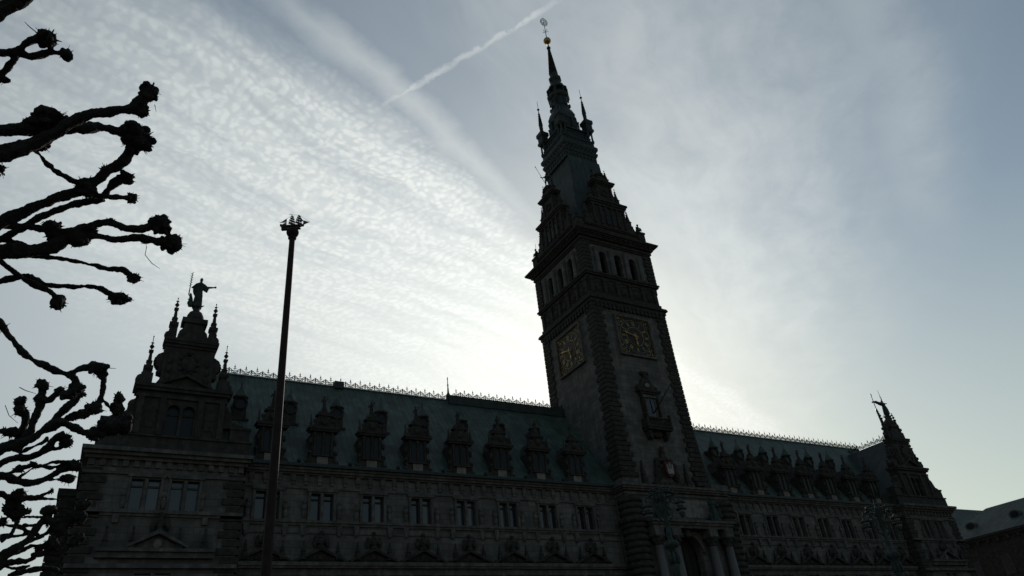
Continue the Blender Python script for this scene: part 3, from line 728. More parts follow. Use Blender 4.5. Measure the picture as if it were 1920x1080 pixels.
# attic gables of the tower
def tower_gable(k):
    g = MB(); y = -5.95; yb = y+1.1
    g.box(-5.55, 5.55, y+.25, yb, 58.3, 59.6); g.box(-5.6, 5.6, y+.1, yb, 59.6, 59.8)
    a = [(-4.6, 59.8), (4.6, 59.8), (4.35, 60.4), (4.1, 60.9), (3.4, 61.15), (3.15, 61.8), (2.95, 62.6), (2.9, 63.8), (-2.9, 63.8), (-2.95, 62.6), (-3.15, 61.8), (-3.4, 61.15), (-4.1, 60.9), (-4.35, 60.4)]
    g.prism(a, y, yb)
    for x in (-2.7, -1.5, -.5, .5, 1.5, 2.7): g.box(x-.16, x+.16, y-.18, y, 60.2, 63.4)
    for s in (-1, 1):
        g.ell((s*4.15, y+.4, 60.35), (.42, .45, .42), 10); g.ell((s*3.35, y+.4, 61.5), (.25, .35, .3), 10)
    g.box(-3.0, 3.0, y-.2, yb, 63.4, 63.8); g.box(-3.2, 3.2, y-.35, yb+.1, 63.8, 64.1); g.box(-3.35, 3.35, y-.5, yb+.1, 64.1, 64.4)
    g.prism([(-2.4, 64.4), (2.4, 64.4), (2.2, 64.75), (1.8, 65.0), (1.7, 65.9), (1.5, 66.5), (1.4, 67.6), (-1.4, 67.6), (-1.5, 66.5), (-1.7, 65.9), (-1.8, 65.0), (-2.2, 64.75)], y, yb)
    for x in (-1.2, 1.2): g.box(x-.18, x+.18, y-.15, y, 64.4, 67.5)
    g.ring((0, y-.05, 66.1), .55, .14, n=18); g.box(-1.6, 1.6, y-.15, yb, 67.6, 67.8); g.box(-1.85, 1.85, y-.3, yb+.1, 67.8, 68.05); g.box(-2.0, 2.0, y-.42, yb+.1, 68.05, 68.3)
    g.prism([(-1.15, 68.3), (1.15, 68.3), (1.0, 68.6), (.75, 68.8), (.7, 69.5), (-.7, 69.5), (-.75, 68.8), (-1.0, 68.6)], y+.05, yb-.1)
    g.box(-.85, .85, y-.1, yb, 69.5, 69.65); g.lathe(0, y+.5, [(.72, 69.65), (.7, 69.95), (.5, 70.25), (.2, 70.42), (.14, 70.5)], 14)
    for s in (-1, 1): g.ell((s*1.5, y+.3, 64.9), (.5, .3, .4), 8); g.ell((s*.9, y+.3, 68.8), (.25, .25, .3), 8)
    o = g.build('tower_gable', M['dark'], TWR, rz=k*PI/2)
    for x in (-1.0, 0, 1.0): MB().prism(arch_poly(x-.28, x+.28, 60.5, 62.3), y-.05, y-.003).build('pane', M['darkglass'], o)
    for (px, z0, z1) in ((3.75, 61.2, 64.3), (2.4, 64.9, 67.7), (1.2, 68.6, 70.9)):
        for s in (-1, 1):
            q = MB(); h = z1-z0; x = s*px; yy = y+.45
            q.lathe(x, yy, [(.4, z0-.3), (.4, z0+.1), (.28, z0+.15), (.28, z0+h*.25), (.38, z0+h*.28), (.22, z0+h*.36), (.09, z0+h*.74), (.17, z0+h*.76), (.04, z0+h*.80)], sq=True)
            q.ell((x, yy, z0+h*.87), (.15, .15, .13), 8); q.tube([(x, yy, z0+h*.8), (x, yy, z1+.25)], .04, 5); q.ell((x, yy, z1+.2), .09, 6)
            q.build('pinnacle', M['dark'], o)
    p = MB(); p.box(-5.95, -4.85, -5.95, -4.85, 58.3, 60.3); p.box(-6.05, -4.75, -6.05, -4.75, 60.3, 60.55); p.lathe(-5.4, -5.4, [(.42, 60.55), (.4, 60.8), (.3, 60.9)], 10)
    p.build('corner_pedestal', M['dark'], TWR, rz=k*PI/2)
for k in range(4): tower_gable(k)
# copper roof shaft and spire
r = MB(); r.lathe(0, 0, [(5.2, 58.4), (5.0, 59.8), (4.2, 63), (3.5, 67), (3.05, 71.5), (2.93, 75.2)], sq=True); r.build('copper_shaft', M['coppershaft'], TWR)
TX, TY = -.2, .17                       # the spire stands a touch off the axis
c = MB()
def sq(prof): c.lathe(TX, TY, prof, sq=True)
sq([(2.95, 74.9), (3.08, 75.0), (3.08, 75.2), (2.98, 75.3)]); sq([(2.96, 75.3), (2.96, 76.5)]); sq([(3.05, 76.5), (3.2, 76.9), (3.2, 77.2)]); sq([(3.05, 77.2), (3.05, 77.6)]); sq([(3.15, 77.6), (3.32, 77.9), (3.32, 78.4), (3.15, 78.7)])
sq([(3.0, 78.7), (3.0, 79.5)]); sq([(3.1, 79.5), (3.1, 79.8)])
for k in range(4):
    c.T = Matrix.Translation((TX, TY, 0)) @ Matrix.Rotation(k*PI/2, 4, 'Z')
    for i in range(9): x = -2.6+i*.65; c.ell((x, -3.0, 75.9), (.2, .12, .4), 6); c.box(x-.12, x+.12, -3.2, -2.95, 76.9, 77.6)
    for i in range(7): x = -2.1+i*.7; c.ring((x, -3.02, 79.1), .22, .06, n=10)
    for i in range(6): x = -1.75+i*.7; c.lathe(x, -2.95, [(.11, 79.8), (.07, 79.95), (.11, 80.4), (.06, 80.7), (.1, 80.85)], 8)
    c.box(-2.5, 2.5, -3.05, -2.85, 80.85, 81.0)
    for dx, dy in ((-2.95, -2.95), (-2.2, -2.95), (-2.95, -2.2)): c.lathe(dx, dy, [(.26, 79.8), (.26, 80.0), (.17, 80.1), (.15, 81.6), (.24, 81.8), (.24, 82.0)], 8)
c.T = None
c.build('spire_gallery', M['copper'], TWR)
d = MB()
d.lathe(TX, TY, [(2.45, 79.5), (2.45, 81.8)], sq=True); d.lathe(TX, TY, [(2.75, 81.8), (2.75, 82.1)], sq=True); d.lathe(TX, TY, [(2.5, 82.0), (2.5, 82.3), (2.4, 82.5), (2.4, 84.6), (2.55, 84.8), (2.55, 85.1), (2.42, 85.3), (2.35, 86.2), (2.05, 87.1), (1.75, 87.6), (1.62, 88.0), (1.6, 88.5), (1.7, 88.6), (1.5, 88.8), (1.45, 90.5), (1.6, 90.7), (1.85, 90.9), (1.95, 91.2), (1.95, 91.5), (1.35, 91.6)], 8, sm=False)
for i in range(8):
    a = 2*PI*i/8; x, y_ = TX+math.cos(a)*2.42, TY+math.sin(a)*2.42
    d.lathe(x, y_, [(.16, 82.4), (.13, 84.5), (.22, 84.8)], 8); d.ell((TX+1.62*math.cos(a), TY+1.62*math.sin(a), 88.9), (.2, .2, .5), 8)
    d.ell((TX+1.55*math.cos(a), TY+1.55*math.sin(a), 90.1), (.16, .16, .45), 6); d.lathe(TX+1.7*math.cos(a), TY+1.7*math.sin(a), [(.11, 91.5), (.09, 92.6), (.14, 92.8)], 8); d.ell((TX+2.25*math.cos(a+PI/8), TY+2.25*math.sin(a+PI/8), 85.9), (.2, .2, .35), 8)
d.lathe(TX, TY, [(1.15, 91.5), (1.15, 92.8)], 8, sm=False)
d.lathe(TX, TY, [(1.9, 92.8), (1.9, 93.0), (1.75, 93.15), (1.35, 93.3), (1.4, 93.7), (1.25, 94.2), (.9, 94.7), (.8, 95.2), (.95, 95.4), (1.1, 95.6), (1.1, 96.1), (.95, 96.3), (.75, 96.6), (.72, 97.3), (.6, 97.5)], 8, sm=False)
d.build('lantern', M['copper'], TWR)
p = MB(); pr = []; z = 97.4; n_ = 13
for i in range(n_):
    rr = .66-(.66-.22)*i/(n_-1); h = .5
    pr += [(rr*1.22, z), (rr*1.25, z+.1), (rr*.72, z+.19), (rr*.66, z+h-.05)]; z += h
pr += [(.2, z), (.35, z+.05), (.38, z+.25), (.2, z+.45), (.14, z+.6), (.1, z+1.6)]
p.lathe(TX-.08, TY+.06, pr, 8, sm=False)
p.build('spire', M['copper'], TWR)
BX, BY = TX-.1, TY+.08
g = MB(); g.ell((BX, BY, 106.0), .68, 20); g.lathe(BX, BY, [(.2, 105.2), (.12, 105.35)], 10); g.build('gilt_ball', M['gold'], TWR)
v = MB(); v.tube([(BX, BY, 106.5), (BX, BY, 109), (BX, BY, 112.6)], [.09, .06, .04], 6)
vx = Vector((.77, -.64, 0))             # vane swung across the view
def VP(s, z): return (BX+vx.x*s, BY+vx.y*s, z)
for s in (-1, 1): v.tube([VP(0, 108.3), VP(s*.3, 108.5), VP(s*.5, 108.35)], .045, 5); v.tube([VP(0, 108.6), VP(s*.28, 108.9), VP(s*.35, 109.15)], .04, 5)
for i in range(24):
    a, b2 = 2*PI*i/24, 2*PI*(i+1)/24
    for rx, rz_, tt in ((.55, 1.1, .05), (.3, .7, .035)):
        sk = lambda t, RX=rx, RZ_=rz_: VP(RX*math.cos(t)-.22*math.sin(t), 111.15+RZ_*math.sin(t))
        v.tube([sk(a), sk(b2)], tt, 4)
    if i % 2 == 0:
        v.tube([VP(.55*math.cos(a)-.22*math.sin(a), 111.15+1.1*math.sin(a)), VP(.3*math.cos(a+.6)-.22*math.sin(a+.6), 111.15+.7*math.sin(a+.6))], .035, 4)
v.tube([VP(-.35, 110.6), VP(.4, 111.5)], .05, 4); v.tube([VP(-.4, 111.5), VP(.3, 110.7)], .05, 4)
v.build('weather_vane', M['iron'], TWR)
def turret(k):
    q = MB(); x = y = -2.62
    q.lathe(x, y, [(.55, 81.8), (.72, 82.05), (.72, 82.5), (.6, 82.6), (.6, 83.5), (.76, 83.7), (.76, 84.4), (.56, 84.55)], sq=True)
    q.lathe(x, y, [(.5, 84.5), (.48, 84.8), (.3, 85.1), (.26, 85.4)], 10)
    q.ell((x, y, 83.1), (.6, .6, .3), 8)
    q.lathe(x, y, [(.34, 82.0), (.2, 81.5), (.1, 81.2)], 8)
    o = q.build('corner_turret', M['copper'], TWR, (TX, TY, 0), k*PI/2)
    s_ = MB(); pr = [(.3, 85.3), (.33, 85.9), (.3, 86.4)]
    for i in range(7): rr = .29-.024*i; z = 86.4+i*.42; pr += [(rr*1.3, z), (rr*1.3, z+.12), (rr*.66, z+.2), (rr*.62, z+.4)]
    pr += [(.07, 89.5), (.05, 90.0)]
    s_.lathe(x, y, pr, 8, sm=False); s_.ell((x, y, 90.1), (.22, .22, .2), 10); s_.tube([(x, y, 90), (x, y, 92)], .035, 5)
    for a in range(3): t = a*PI/3; s_.tube([(x-.22*math.cos(t)*.77, y+.22*math.cos(t)*.64, 91.75-.22*math.sin(t)), (x+.22*math.cos(t)*.77, y-.22*math.cos(t)*.64, 91.75+.22*math.sin(t))], .03, 4)
    s_.build('pinnacle', M['copper'], o)
for k in range(4): turret(k)
# oriel with balcony and flag staff on the front
o_ = MB(); y = -A-.05
o_.box(-1.25, 1.25, y-.35, y, 31.2, 34.4); o_.box(-1.45, 1.45, y-.6, y, 34.4, 34.65); o_.box(-1.75, 1.75, y-.75, y, 34.65, 34.9)
o_.prism([(-1.3, 34.9), (1.3, 34.9), (1.2, 35.5), (.8, 35.9), (.7, 36.3), (.3, 36.7), (-.3, 36.7), (-.7, 36.3), (-.8, 35.9), (-1.2, 35.5)], y-.4, y)
for s in (-1, 1): o_.ell((s*1.35, y-.25, 35.25), (.3, .25, .45), 8); o_.ell((s*.4, y-.3, 37.3), (.35, .2, .28), 8); o_.lathe(s*1.15, y-.42, [(.16, 31.2), (.12, 34.2), (.2, 34.4)], 10)
o_.ell((0, y-.3, 37.05), (.3, .25, .6), 8)
O = o_.build('oriel', M['dark'], TWR)
MB().prism([(.36*math.cos(2*PI*i/18), 35.6+.3*math.sin(2*PI*i/18)) for i in range(18)], y-.48, y-.402).build('plaque', M['pale'], O)
MB().prism(arch_poly(-.55, .55, 31.5, 33.9), y-.40, y-.352).build('pane', M['glass'], O)
fr = MB()
for s in (-1, 1): fr.box(*sorted((s*.58, s*.8)), y-.45, y-.352, 31.4, 33.8)
fr.box(-1.0, 1.0, y-.5, y-.352, 33.95, 34.3)
fr.build('surround', M['trim'], O)
q = MB(); q.box(-1.9, 1.9, y-1.35, y, 29.9, 30.1); q.box(-1.8, 1.8, y-1.25, y, 29.6, 29.9)
for s in (-1, 1): q.prism([(s*1.0, 29.6), (s*1.6, 29.6), (s*1.5, 28.9), (s*1.15, 28.5), (s*1.05, 28.9)][::s], y-.9, y); q.box(*sorted((s*1.6, s*1.85)), y-1.3, y-1.0, 30.1, 31.25); q.ell((s*1.72, y-1.15, 31.45), .2, 8)
q.ell((0, y-.4, 29.3), (.9, .4, .5), 10)
for i in range(10): q.lathe(-1.45+i*.322, y-1.15, [(.09, 30.1), (.12, 30.45), (.06, 30.8), (.09, 30.95)], 8)
q.box(-1.85, 1.85, y-1.28, y-1.02, 30.95, 31.12)
for s in (-1, 1): q.box(*sorted((s*1.6, s*1.8)), y-1.02, y, 30.1, 31.1)
q.build('balcony', M['dark'], TWR)
q = MB(); q.tube([(.15, y-.5, 32.0), (2.6, y-3.3, 36.4)], [.09, .05], 8); q.ell((2.6, y-3.3, 36.4), .11, 8); q.build('flag_staff', M['wood'], TWR)
# heraldic group over the portal
q = MB(); q.box(-2.2, 2.4, y-.9, y, 22.9, 23.5)
for s in (-1, 1):
    q.ell((s*1.35+.15, y-.45, 24.5), (.45, .4, .85), 10); q.ell((s*1.25+.15, y-.55, 25.5), (.32, .32, .36), 10); q.tube([(s*1.2+.15, y-.5, 25.0), (s*.7+.15, y-.75, 25.3)], [.2, .14], 8); q.tube([(s*1.4+.15, y-.4, 24.0), (s*1.9+.15, y-.4, 23.5)], [.3, .2], 8)
    q.ell((s*.95+.15, y-.3, 26.1), (.5, .3, .4), 10)
q.ell((.15, y-.4, 26.3), (.6, .4, .5), 10); q.ell((.15, y-.4, 27.0), (.4, .32, .45), 10); q.ell((.15, y-.4, 27.6), (.28, .25, .35), 8)
ARM = q.sculpt('coat_of_arms', M['dark'], .06, TWR, disp=.06, dscale=3)
s_ = MB(); s_.prism([(-.62, 25.75), (-.62, 24.6), (-.4, 24.2), (0, 23.95), (.4, 24.2), (.62, 24.6), (.62, 25.75)][::1], y-1.12, y-.8); s_.v = [(vx_+.15, vy_, vz_) for vx_, vy_, vz_ in s_.v]; s_.build('shield', M['red'], ARM)
s_ = MB(); yy = y-1.15
s_.box(-.42, .42, yy-.05, yy+.03, 24.35, 24.95)
for x, h in ((-.34, 25.35), (0, 25.55), (.34, 25.35)):
    s_.box(x-.1, x+.1, yy-.06, yy+.03, 24.951, h)
    for d_ in (-.08, 0, .08): s_.box(x+d_-.022, x+d_+.022, yy-.06, yy+.03, h, h+.07)
s_.v = [(vx_+.15, vy_, vz_) for vx_, vy_, vz_ in s_.v]; s_.build('castle_emblem', M['white'], ARM)
for x in (-3.3, 3.1):
    q = MB(); q.box(x-.35, x+.35, y-.7, y-.1, 22.9, 23.5); obelisk(q, x, y-.4, 23.5, 26.0, .28); q.build('obelisk', M['dark'], TWR)
# base storey with portal
BYF, BH = -7.4, 7.3
g = MB()
wall_with_openings(g, -BH, BH, BYF, BYF+1.0, [(0, 15.55, [(-1.85, 1.95)]), (17.45, 22.2, [])])
zc = 15.55
for s in (-1, 1):
    r_ = 1.9; cx = .05
    g.prism(([(cx+s*r_, zc), (cx+s*r_, 17.45), (cx, 17.45)]+[(cx+s*r_*math.sin(t*PI/20), zc+r_*math.cos(t*PI/20)*.999) for t in range(0, 11)])[::-s], BYF, BYF+1.0)
    g.box(*sorted((s*BH, cx+s*r_)), BYF, BYF+1.0, zc, 17.45)
    g.box(*sorted((s*BH, s*(BH-1))), BYF+1.0, 6.5, 0, 22.2)
g.box(-6.3, 6.3, -3.5, 6.5, 0, 22.2)
g.build('base_wall', M['stone'], TWR)
c = MB()
for h, z0, z1, yf in ((7.45, 21.6, 21.85, .15), (7.6, 22.0, 22.2, .35), (7.8, 22.2, 22.42, .55), (7.95, 22.42, 22.65, .7)): c.box(-h, h, BYF-yf, 6.2, z0, z1)
c.box(-7.2, 7.2, BYF+.2, 6, 22.65, 22.9)
for s in (-1, 1): c.box(*sorted((s*5.1, s*7.7)), BYF-.5, BYF+2, 22.65, 23.2)
c.build('base_cornice', M['trim'], TWR)
for s in (-1, 1):                       # rusticated round corner piers
    q = MB()
    for i in range(32):
        z = .2+i*.66
        if z > 21: break
        q.lathe(s*6.6, BYF+.3, [(1.22, z), (1.36, z+.1), (1.36, z+.42), (1.22, z+.52)], 20)
        q.lathe(s*6.6, BYF+.3, [(1.15, z+.52), (1.15, z+.66)], 20, cap=False)
    q.lathe(s*6.6, BYF+.3, [(1.5, 18.5), (1.62, 18.7), (1.62, 18.95), (1.4, 19.1)], 20)
    q.build('rusticated_pier', M['dark'], TWR)
b = MB(); b.box(-5.6, 6.2, BYF-1.7, BYF, 18.45, 18.7); b.box(-5.45, 6.05, BYF-1.5, BYF, 18.2, 18.45); b.box(-5.3, 5.9, BYF-1.3, BYF, 17.9, 18.2)
for x in (-4.7, -2.35, 2.85, 5.2): b.box(x-.6, x+.6, BYF-1.4, BYF, 17.1, 17.9)
b.ell((.05, BYF-.3, 17.75), (.4, .4, .6), 10)
b.build('portal_entablature', M['trim'], TWR)
for x in (-4.7, -2.35, 2.85, 5.2):
    q = MB(); yy = BYF-.8
    q.lathe(x, yy, [(.52, 3), (.52, 9.0), (.5, 12), (.44, 16.2)], 20); cl = q.build('portal_column', M['column'], TWR)
    q = MB(); q.lathe(x, yy, [(.46, 16.15), (.5, 16.3), (.48, 16.4), (.7, 16.9)], 14); q.box(x-.68, x+.68, yy-.68, yy+.68, 16.9, 17.1)
    for i in range(8): a = 2*PI*i/8; q.ell((x+.56*math.cos(a), yy+.56*math.sin(a), 16.65), (.14, .14, .2), 6)
    q.build('capital', M['dark'], cl)
    q = MB(); q.box(x-.75, x+.75, yy-.75, BYF, 0, 3); q.build('plinth', M['stone'], cl)
q = MB(); q.ring((.05, BYF-.06, zc), 2.1, .2, n=20, m=6, a0=0, a1=PI); q.build('arch_moulding', M['trim'], TWR)
q = MB(); q.box(-1.85, 1.95, -6.2, -6.1, 0, 17.4); q.box(-1.85, 1.95, -6.3, -6.2, 13.2, 13.5)
for x in (-1.2, -.5, .3, 1.1): q.box(x, x+.1, -6.28, -6.2, 0, 17)
q.build('portal_door', M['wood'], TWR)
MB().box(.6, 4.2, BYF-.06, BYF-.003, 19.4, 21.3).build('inscription_panel', M['pale'], TWR)

# ================================================================ statues
def figure(mb, h=1.0, arms=(), lean=0.0, stride=.0):
    """robed standing figure, one skin; arms are (shoulder side, [points])"""
    mb.lathe(0, 0, [(.17, 0), (.185, .06), (.165, .25), (.145, .42), (.125, .55), (.115, .62), (.14, .72), (.13, .79), (.06, .835), (.045, .865)], 14)
    mb.ell((0, -.01, .74), (.17, .105, .1), 12); mb.ell((0, 0, .92), (.058, .07, .078), 12); mb.ell((0, -.07, .915), (.012, .02, .02), 6)
    mb.ell((0, .02, .945), (.066, .066, .06), 10)
    for s in (-1, 1): mb.tube([(s*.07, -.11, .02), (s*.08, -.2, .015)], [.04, .03], 6)
    for i in range(5): x = -.13+i*.065; mb.tube([(x, -.13, .03), (x*.9, -.13, .35), (x*.6, -.10, .6)], [.03, .025, .01], 6)
    for s, pts in arms:
        mb.tube([(s*.13, 0, .77)]+pts, [.052, .042, .03, .022][:len(pts)+1], 8)
        e = Vector(pts[-1]); d = (e-Vector(pts[-2])).normalized() if len(pts) > 1 else Vector((s, 0, 0))
        mb.ell(e+d*.02, .027, 8)
        for j in range(5):
            sd = Vector((0, -1, 0)).cross(d) if abs(d.y) < .9 else Vector((1, 0, 0))
            mb.tube([e+d*.02+sd*.011*(j-2), e+d*(.075-.008*abs(j-2))+sd*.017*(j-2)], [.010, .008], 5)
def scaled(mb, k, rz=0): R = Matrix.Rotation(rz, 3, 'Z'); mb.v = [tuple(R @ (Vector(p)*k)) for p in mb.v]; return mb

# robed woman on the left gable, arm held out, palm staff in the other hand
S = tag(empty('statue', (PCL, PFY+.55, 36.5)), 'green robed statue with outstretched arm and leafy staff, on top of the left gable', 'statue', 'statues on the building')
m_ = MB(); figure(m_, arms=[(1, [(.24, -.02, .70), (.36, -.04, .72), (.43, -.05, .735)]), (-1, [(-.24, -.03, .64), (-.27, -.1, .60)])])
m_.prism([(.12, .78), (.12, .62), (.27, .56), (.3, .66), (.2, .76)], -.06, .06)            # hanging sleeve
m_.ell((-.1, .05, .62), (.15, .1, .22), 10)
scaled(m_, 3.3); m_.v = [(x_*.70+.03*z_*z_*.25 if abs(x_) < .75 else (x_-math.copysign(.75, x_))*.95+math.copysign(.525, x_)+.0075*z_*z_, y_*.75, z_) for x_, y_, z_ in m_.v]; m_.sculpt('figure', M['bronze'], .035, S)
st = MB(); st.tube([(-.85, -.35, 1.1), (-.8, -.3, 3.5)], [.05, .03], 6)
for i in range(12): z = 2.0+i*.13; sgn = 1 if i % 2 else -1; st.tube([(-.82, -.32, z), (-.82+sgn*.13, -.32, z+.12)], [.035, .012], 5)
st.build('palm_staff', M['bronze'], S)
at = MB(); at.tube([(-.55, -.2, 0), (-.6, -.25, .7), (-.7, -.3, 1.3)], [.22, .18, .09], 8); at.ell((-.66, -.2, .35), (.22, .2, .3), 8); at.tube([(-.6, -.2, .5), (-.9, -.25, .75)], [.08, .03], 6); at.tube([(-.6, -.2, .9), (-.88, -.25, 1.15)], [.07, .02], 6); at.tube([(.3, -.2, .12), (.6, -.3, .25)], [.1, .04], 6); at.tube([(-.6, -.3, .2), (-.85, -.4, .15)], [.1, .05], 6)
at.sculpt('attribute', M['bronze'], .04, S)
# figure on the right gable with flying drapery and raised sword
S = tag(empty('statue', (PCR+.3, PFY+.45, 36.9)), 'dark statue with flying drapery and raised sword, on top of the right gable', 'statue', 'statues on the building')
m_ = MB(); figure(m_, arms=[(1, [(.24, -.02, .78), (.34, -.04, .80)]), (-1, [(-.14, -.06, .92), (-.12, -.1, 1.02)])])
scaled(m_, 2.3).sculpt('figure', M['bronze'], .035, S)
d_ = MB(); pts = [(.2, .05, 1.72), (-.4, .05, 1.7), (-.9, 0, 1.72), (-1.5, 0, 1.85), (-2.1, .05, 1.85), (-2.6, .05, 1.7)]
d_.tube(pts, [.26, .3, .24, .2, .15, .04], 10); d_.sculpt('drapery', M['bronze'], .05, S, disp=.08)
s_ = MB(); s_.tube([(-.28, -.2, 2.3), (-.33, -.2, 3.9)], [.05, .02], 6); s_.tube([(-.5, -.2, 2.75), (-.08, -.2, 2.75)], .035, 5); s_.build('sword', M['bronze'], S)
s_ = MB(); s_.lathe(0, 0, [(.45, -1.0), (.5, -.7), (.3, -.4), (.38, -.1), (.3, 0.02)], 10)
for i in range(9): a = 2*PI*i/9; s_.tube([(.3*math.cos(a), .3*math.sin(a), -.5), (.62*math.cos(a), .62*math.sin(a), -.25), (.6*math.cos(a), .6*math.sin(a), .02)], [.1, .07, .02], 6)
s_.sculpt('pedestal', M['bronze'], .05, S)
# flagpole on the right pavilion ridge
fp = tag(MB().lathe(0, 0, [(.13, -.3), (.11, 3.0), (.16, 4.6), (.1, 4.8), (.06, 5.0), (.05, 7.0), (.12, 7.1), (.01, 7.5)], 8).build('flagpole', M['iron'], None, (PCR, -5.2, 33.4)), 'thin bare flagpole standing behind the right gable on the roof ridge', 'flagpole')
# spearman on the left gable of the tower
S = tag(empty('statue', (-5.5, 0, 70.45)), 'small dark warrior statue with a long spear, on the tower gable facing left', 'statue', 'statues on the building')
m_ = MB()
for s in (-1, 1): m_.tube([(s*.06, 0, .5), (s*.09, -.02*s, .26), (s*.10, .03*s, 0)], [.075, .055, .035], 8); m_.ell((s*.1, -.05, .015), (.035, .09, .025), 6)
m_.lathe(0, 0, [(.11, .46), (.10, .56), (.14, .72), (.13, .79), (.05, .84)], 12); m_.ell((0, 0, .91), (.055, .065, .075), 10); m_.ell((0, 0, .97), (.06, .07, .035), 8)
m_.tube([(-.13, 0, .78), (-.26, -.02, .72), (-.38, -.06, .82)], [.05, .042, .03], 8); m_.tube([(.13, 0, .78), (.25, 0, .7), (.2, -.1, .62)], [.05, .042, .03], 8); m_.ell((.27, -.02, .68), (.1, .06, .14), 8)
scaled(m_, 2.25, -PI/4).sculpt('figure', M['bronze'], .03, S)
R_ = Matrix.Rotation(-PI/4, 3, 'Z')
s_ = MB(); a_, b_ = R_ @ Vector((-.55, -.15, 0.1)), R_ @ Vector((-1.35, -.15, 3.9)); a_ = R_ @ Vector((-.1, -.15, -.1))
s_.tube([a_, b_], [.04, .03], 6); s_.tube([b_, b_+(b_-a_).normalized()*.4], [.07, .01], 6); s_.build('spear', M['bronze'], S)
# crouched figures on the tower corner pedestals
def seated(loc, rz, label, lance=False):
    S = tag(empty('statue', loc, rz), label, 'statue', 'statues on the building')
    m_ = MB(); m_.ell((0, .05, .3), (.34, .36, .32), 10); m_.tube([(0, .1, .4), (0, .0, .8), (0, -.08, 1.05)], [.26, .25, .14], 10); m_.ell((0, -.14, 1.25), (.14, .16, .18), 10); m_.ell((0, -.1, 1.32), (.16, .17, .14), 8); m_.ell((0, -.3, 1.22), (.03, .04, .04), 6)
    for s in (-1, 1):
        m_.tube([(s*.16, 0, .3), (s*.2, -.42, .42), (s*.18, -.42, .02)], [.17, .13, .08], 8); m_.ell((s*.18, -.5, .05), (.08, .16, .06), 6)
        m_.tube([(s*.24, -.02, .95), (s*.36, -.2, .66), (s*.2, -.42, .55)], [.1, .085, .06], 8)
    m_.sculpt('figure', M['bronze'], .04, S)
    if lance: MB().tube([(.35, -.3, .1), (.42, -.3, 2.1)], [.035, .02], 6).build('lance', M['bronze'], S)
seated((5.4, -5.4, 60.85), math.radians(0), 'small crouching statue on the right corner of the tower above the great cornice')
seated((-5.4, 5.4, 60.85), math.radians(-90), 'small crouching statue with lance on the far left corner of the tower', True)
seated((-5.4, -5.4, 60.85), math.radians(-45), 'small crouching statue on the near corner of the tower between its gables')
# bronze groups on the portal balcony
def group(loc, label):
    S = tag(empty('statue', loc), label, 'statue', 'statues on the building')
    m_ = MB(); figure(m_, arms=[(1, [(.2, -.12, .62), (.1, -.2, .56)]), (-1, [(-.22, -.05, .66), (-.3, -.12, .78)])])
    scaled(m_, 2.5).sculpt('figure', M['bronze'], .045, S)
    s_ = MB(); s_.lathe(0, 0, [(.7, -.35), (.7, 0.0)], 12); s_.ell((.75, 0, .5), (.35, .35, .5), 10); s_.ell((.85, -.05, 1.1), (.22, .22, .3), 10); s_.ell((.85, -.1, 1.5), (.15, .16, .18), 8); s_.ell((-.55, 0, .35), (.3, .3, .45), 8)
    s_.sculpt('companion', M['bronze'], .05, S, disp=.04)
group((4.1, BYF-.85, 19.05), 'green bronze statue group on the portal ledge, right of the arch')
group((-3.5, BYF-.85, 19.05), 'green bronze statue group on the portal ledge, left of the arch behind a lamp')

# ================================================================ neighbouring block on the right
NB = tag(empty('corner_building', (74, -20, 0)), 'dark building with pale green copper roof at the right edge', 'building')
X0, X1, Y0, Y1 = -8.0, 8.0, -25.0, 27.0    # street front; the root stands at (74, -20)
q = MB(); q.box(X0, X1, Y0, Y1, 0, 19.6); q.build('wall', M['dark'], NB)
q = MB(); q.box(X0-.5, X1, Y0-.3, Y1+.4, 19.75, 20.1); q.box(X0-.25, X1, Y0-.2, Y1+.2, 19.35, 19.75)
for i in range(31): q.box(X0-.4, X0, Y1-1-i*1.6, Y1-.6-i*1.6, 18.8, 19.35)
q.build('cornice', M['dark'], NB)
q = MB(); q._add([(X0-.3, Y0, 20.1), (X0-.3, Y1, 20.1), (-3, 17.5, 24.6), (-3, Y0, 24.6), (X1, Y1, 20.1), (X1, Y0, 20.1)], [(1, 0, 3, 2), (4, 1, 2), (2, 3, 5, 4), (0, 5, 3), (0, 1, 4, 5)])
q.build('roof', M['roof2'], NB)
# taller rear range with its ridge across the view
q = MB(); q.box(6, 62, 27.2, 40, 0, 20.2); q.build('rear_wall', M['stone'], NB)
q = MB(); q._add([(5.6, 27, 20.2), (62, 27, 20.2), (62, 33, 29.7), (5.6, 33, 29.5), (5.6, 40, 20.2), (62, 40, 20.2)], [(0, 1, 2, 3), (3, 2, 5, 4), (0, 3, 4), (1, 5, 2), (0, 4, 5, 1)]); q.build('rear_roof', M['roof2'], NB)
for i in range(4):
    yy = 19.2-i*7.2; xr = X0+2.0
    q = MB(); q.T = Matrix.Translation((xr, yy, 21.3)) @ Matrix.Rotation(-PI/2, 4, 'Z')
    q.prism([(.9*math.cos(2*PI*j/18), .75+.65*math.sin(2*PI*j/18)) for j in range(18)], -.5, 1.8)
    dm = q.build('oval_dormer', M['roof2'], NB)
    g_ = MB(); g_.T = q.T; g_.prism([(.6*math.cos(2*PI*j/14), .75+.45*math.sin(2*PI*j/14)) for j in range(14)], -.55, -.502); g_.build('pane', M['darkglass'], dm)
for i in range(10):
    for z0 in (4, 9, 14):
        MB().box(X0-.05, X0-.003, Y1-3-i*4.8, Y1-1.4-i*4.8, z0, z0+2.8).build('window', M['glass'], NB)

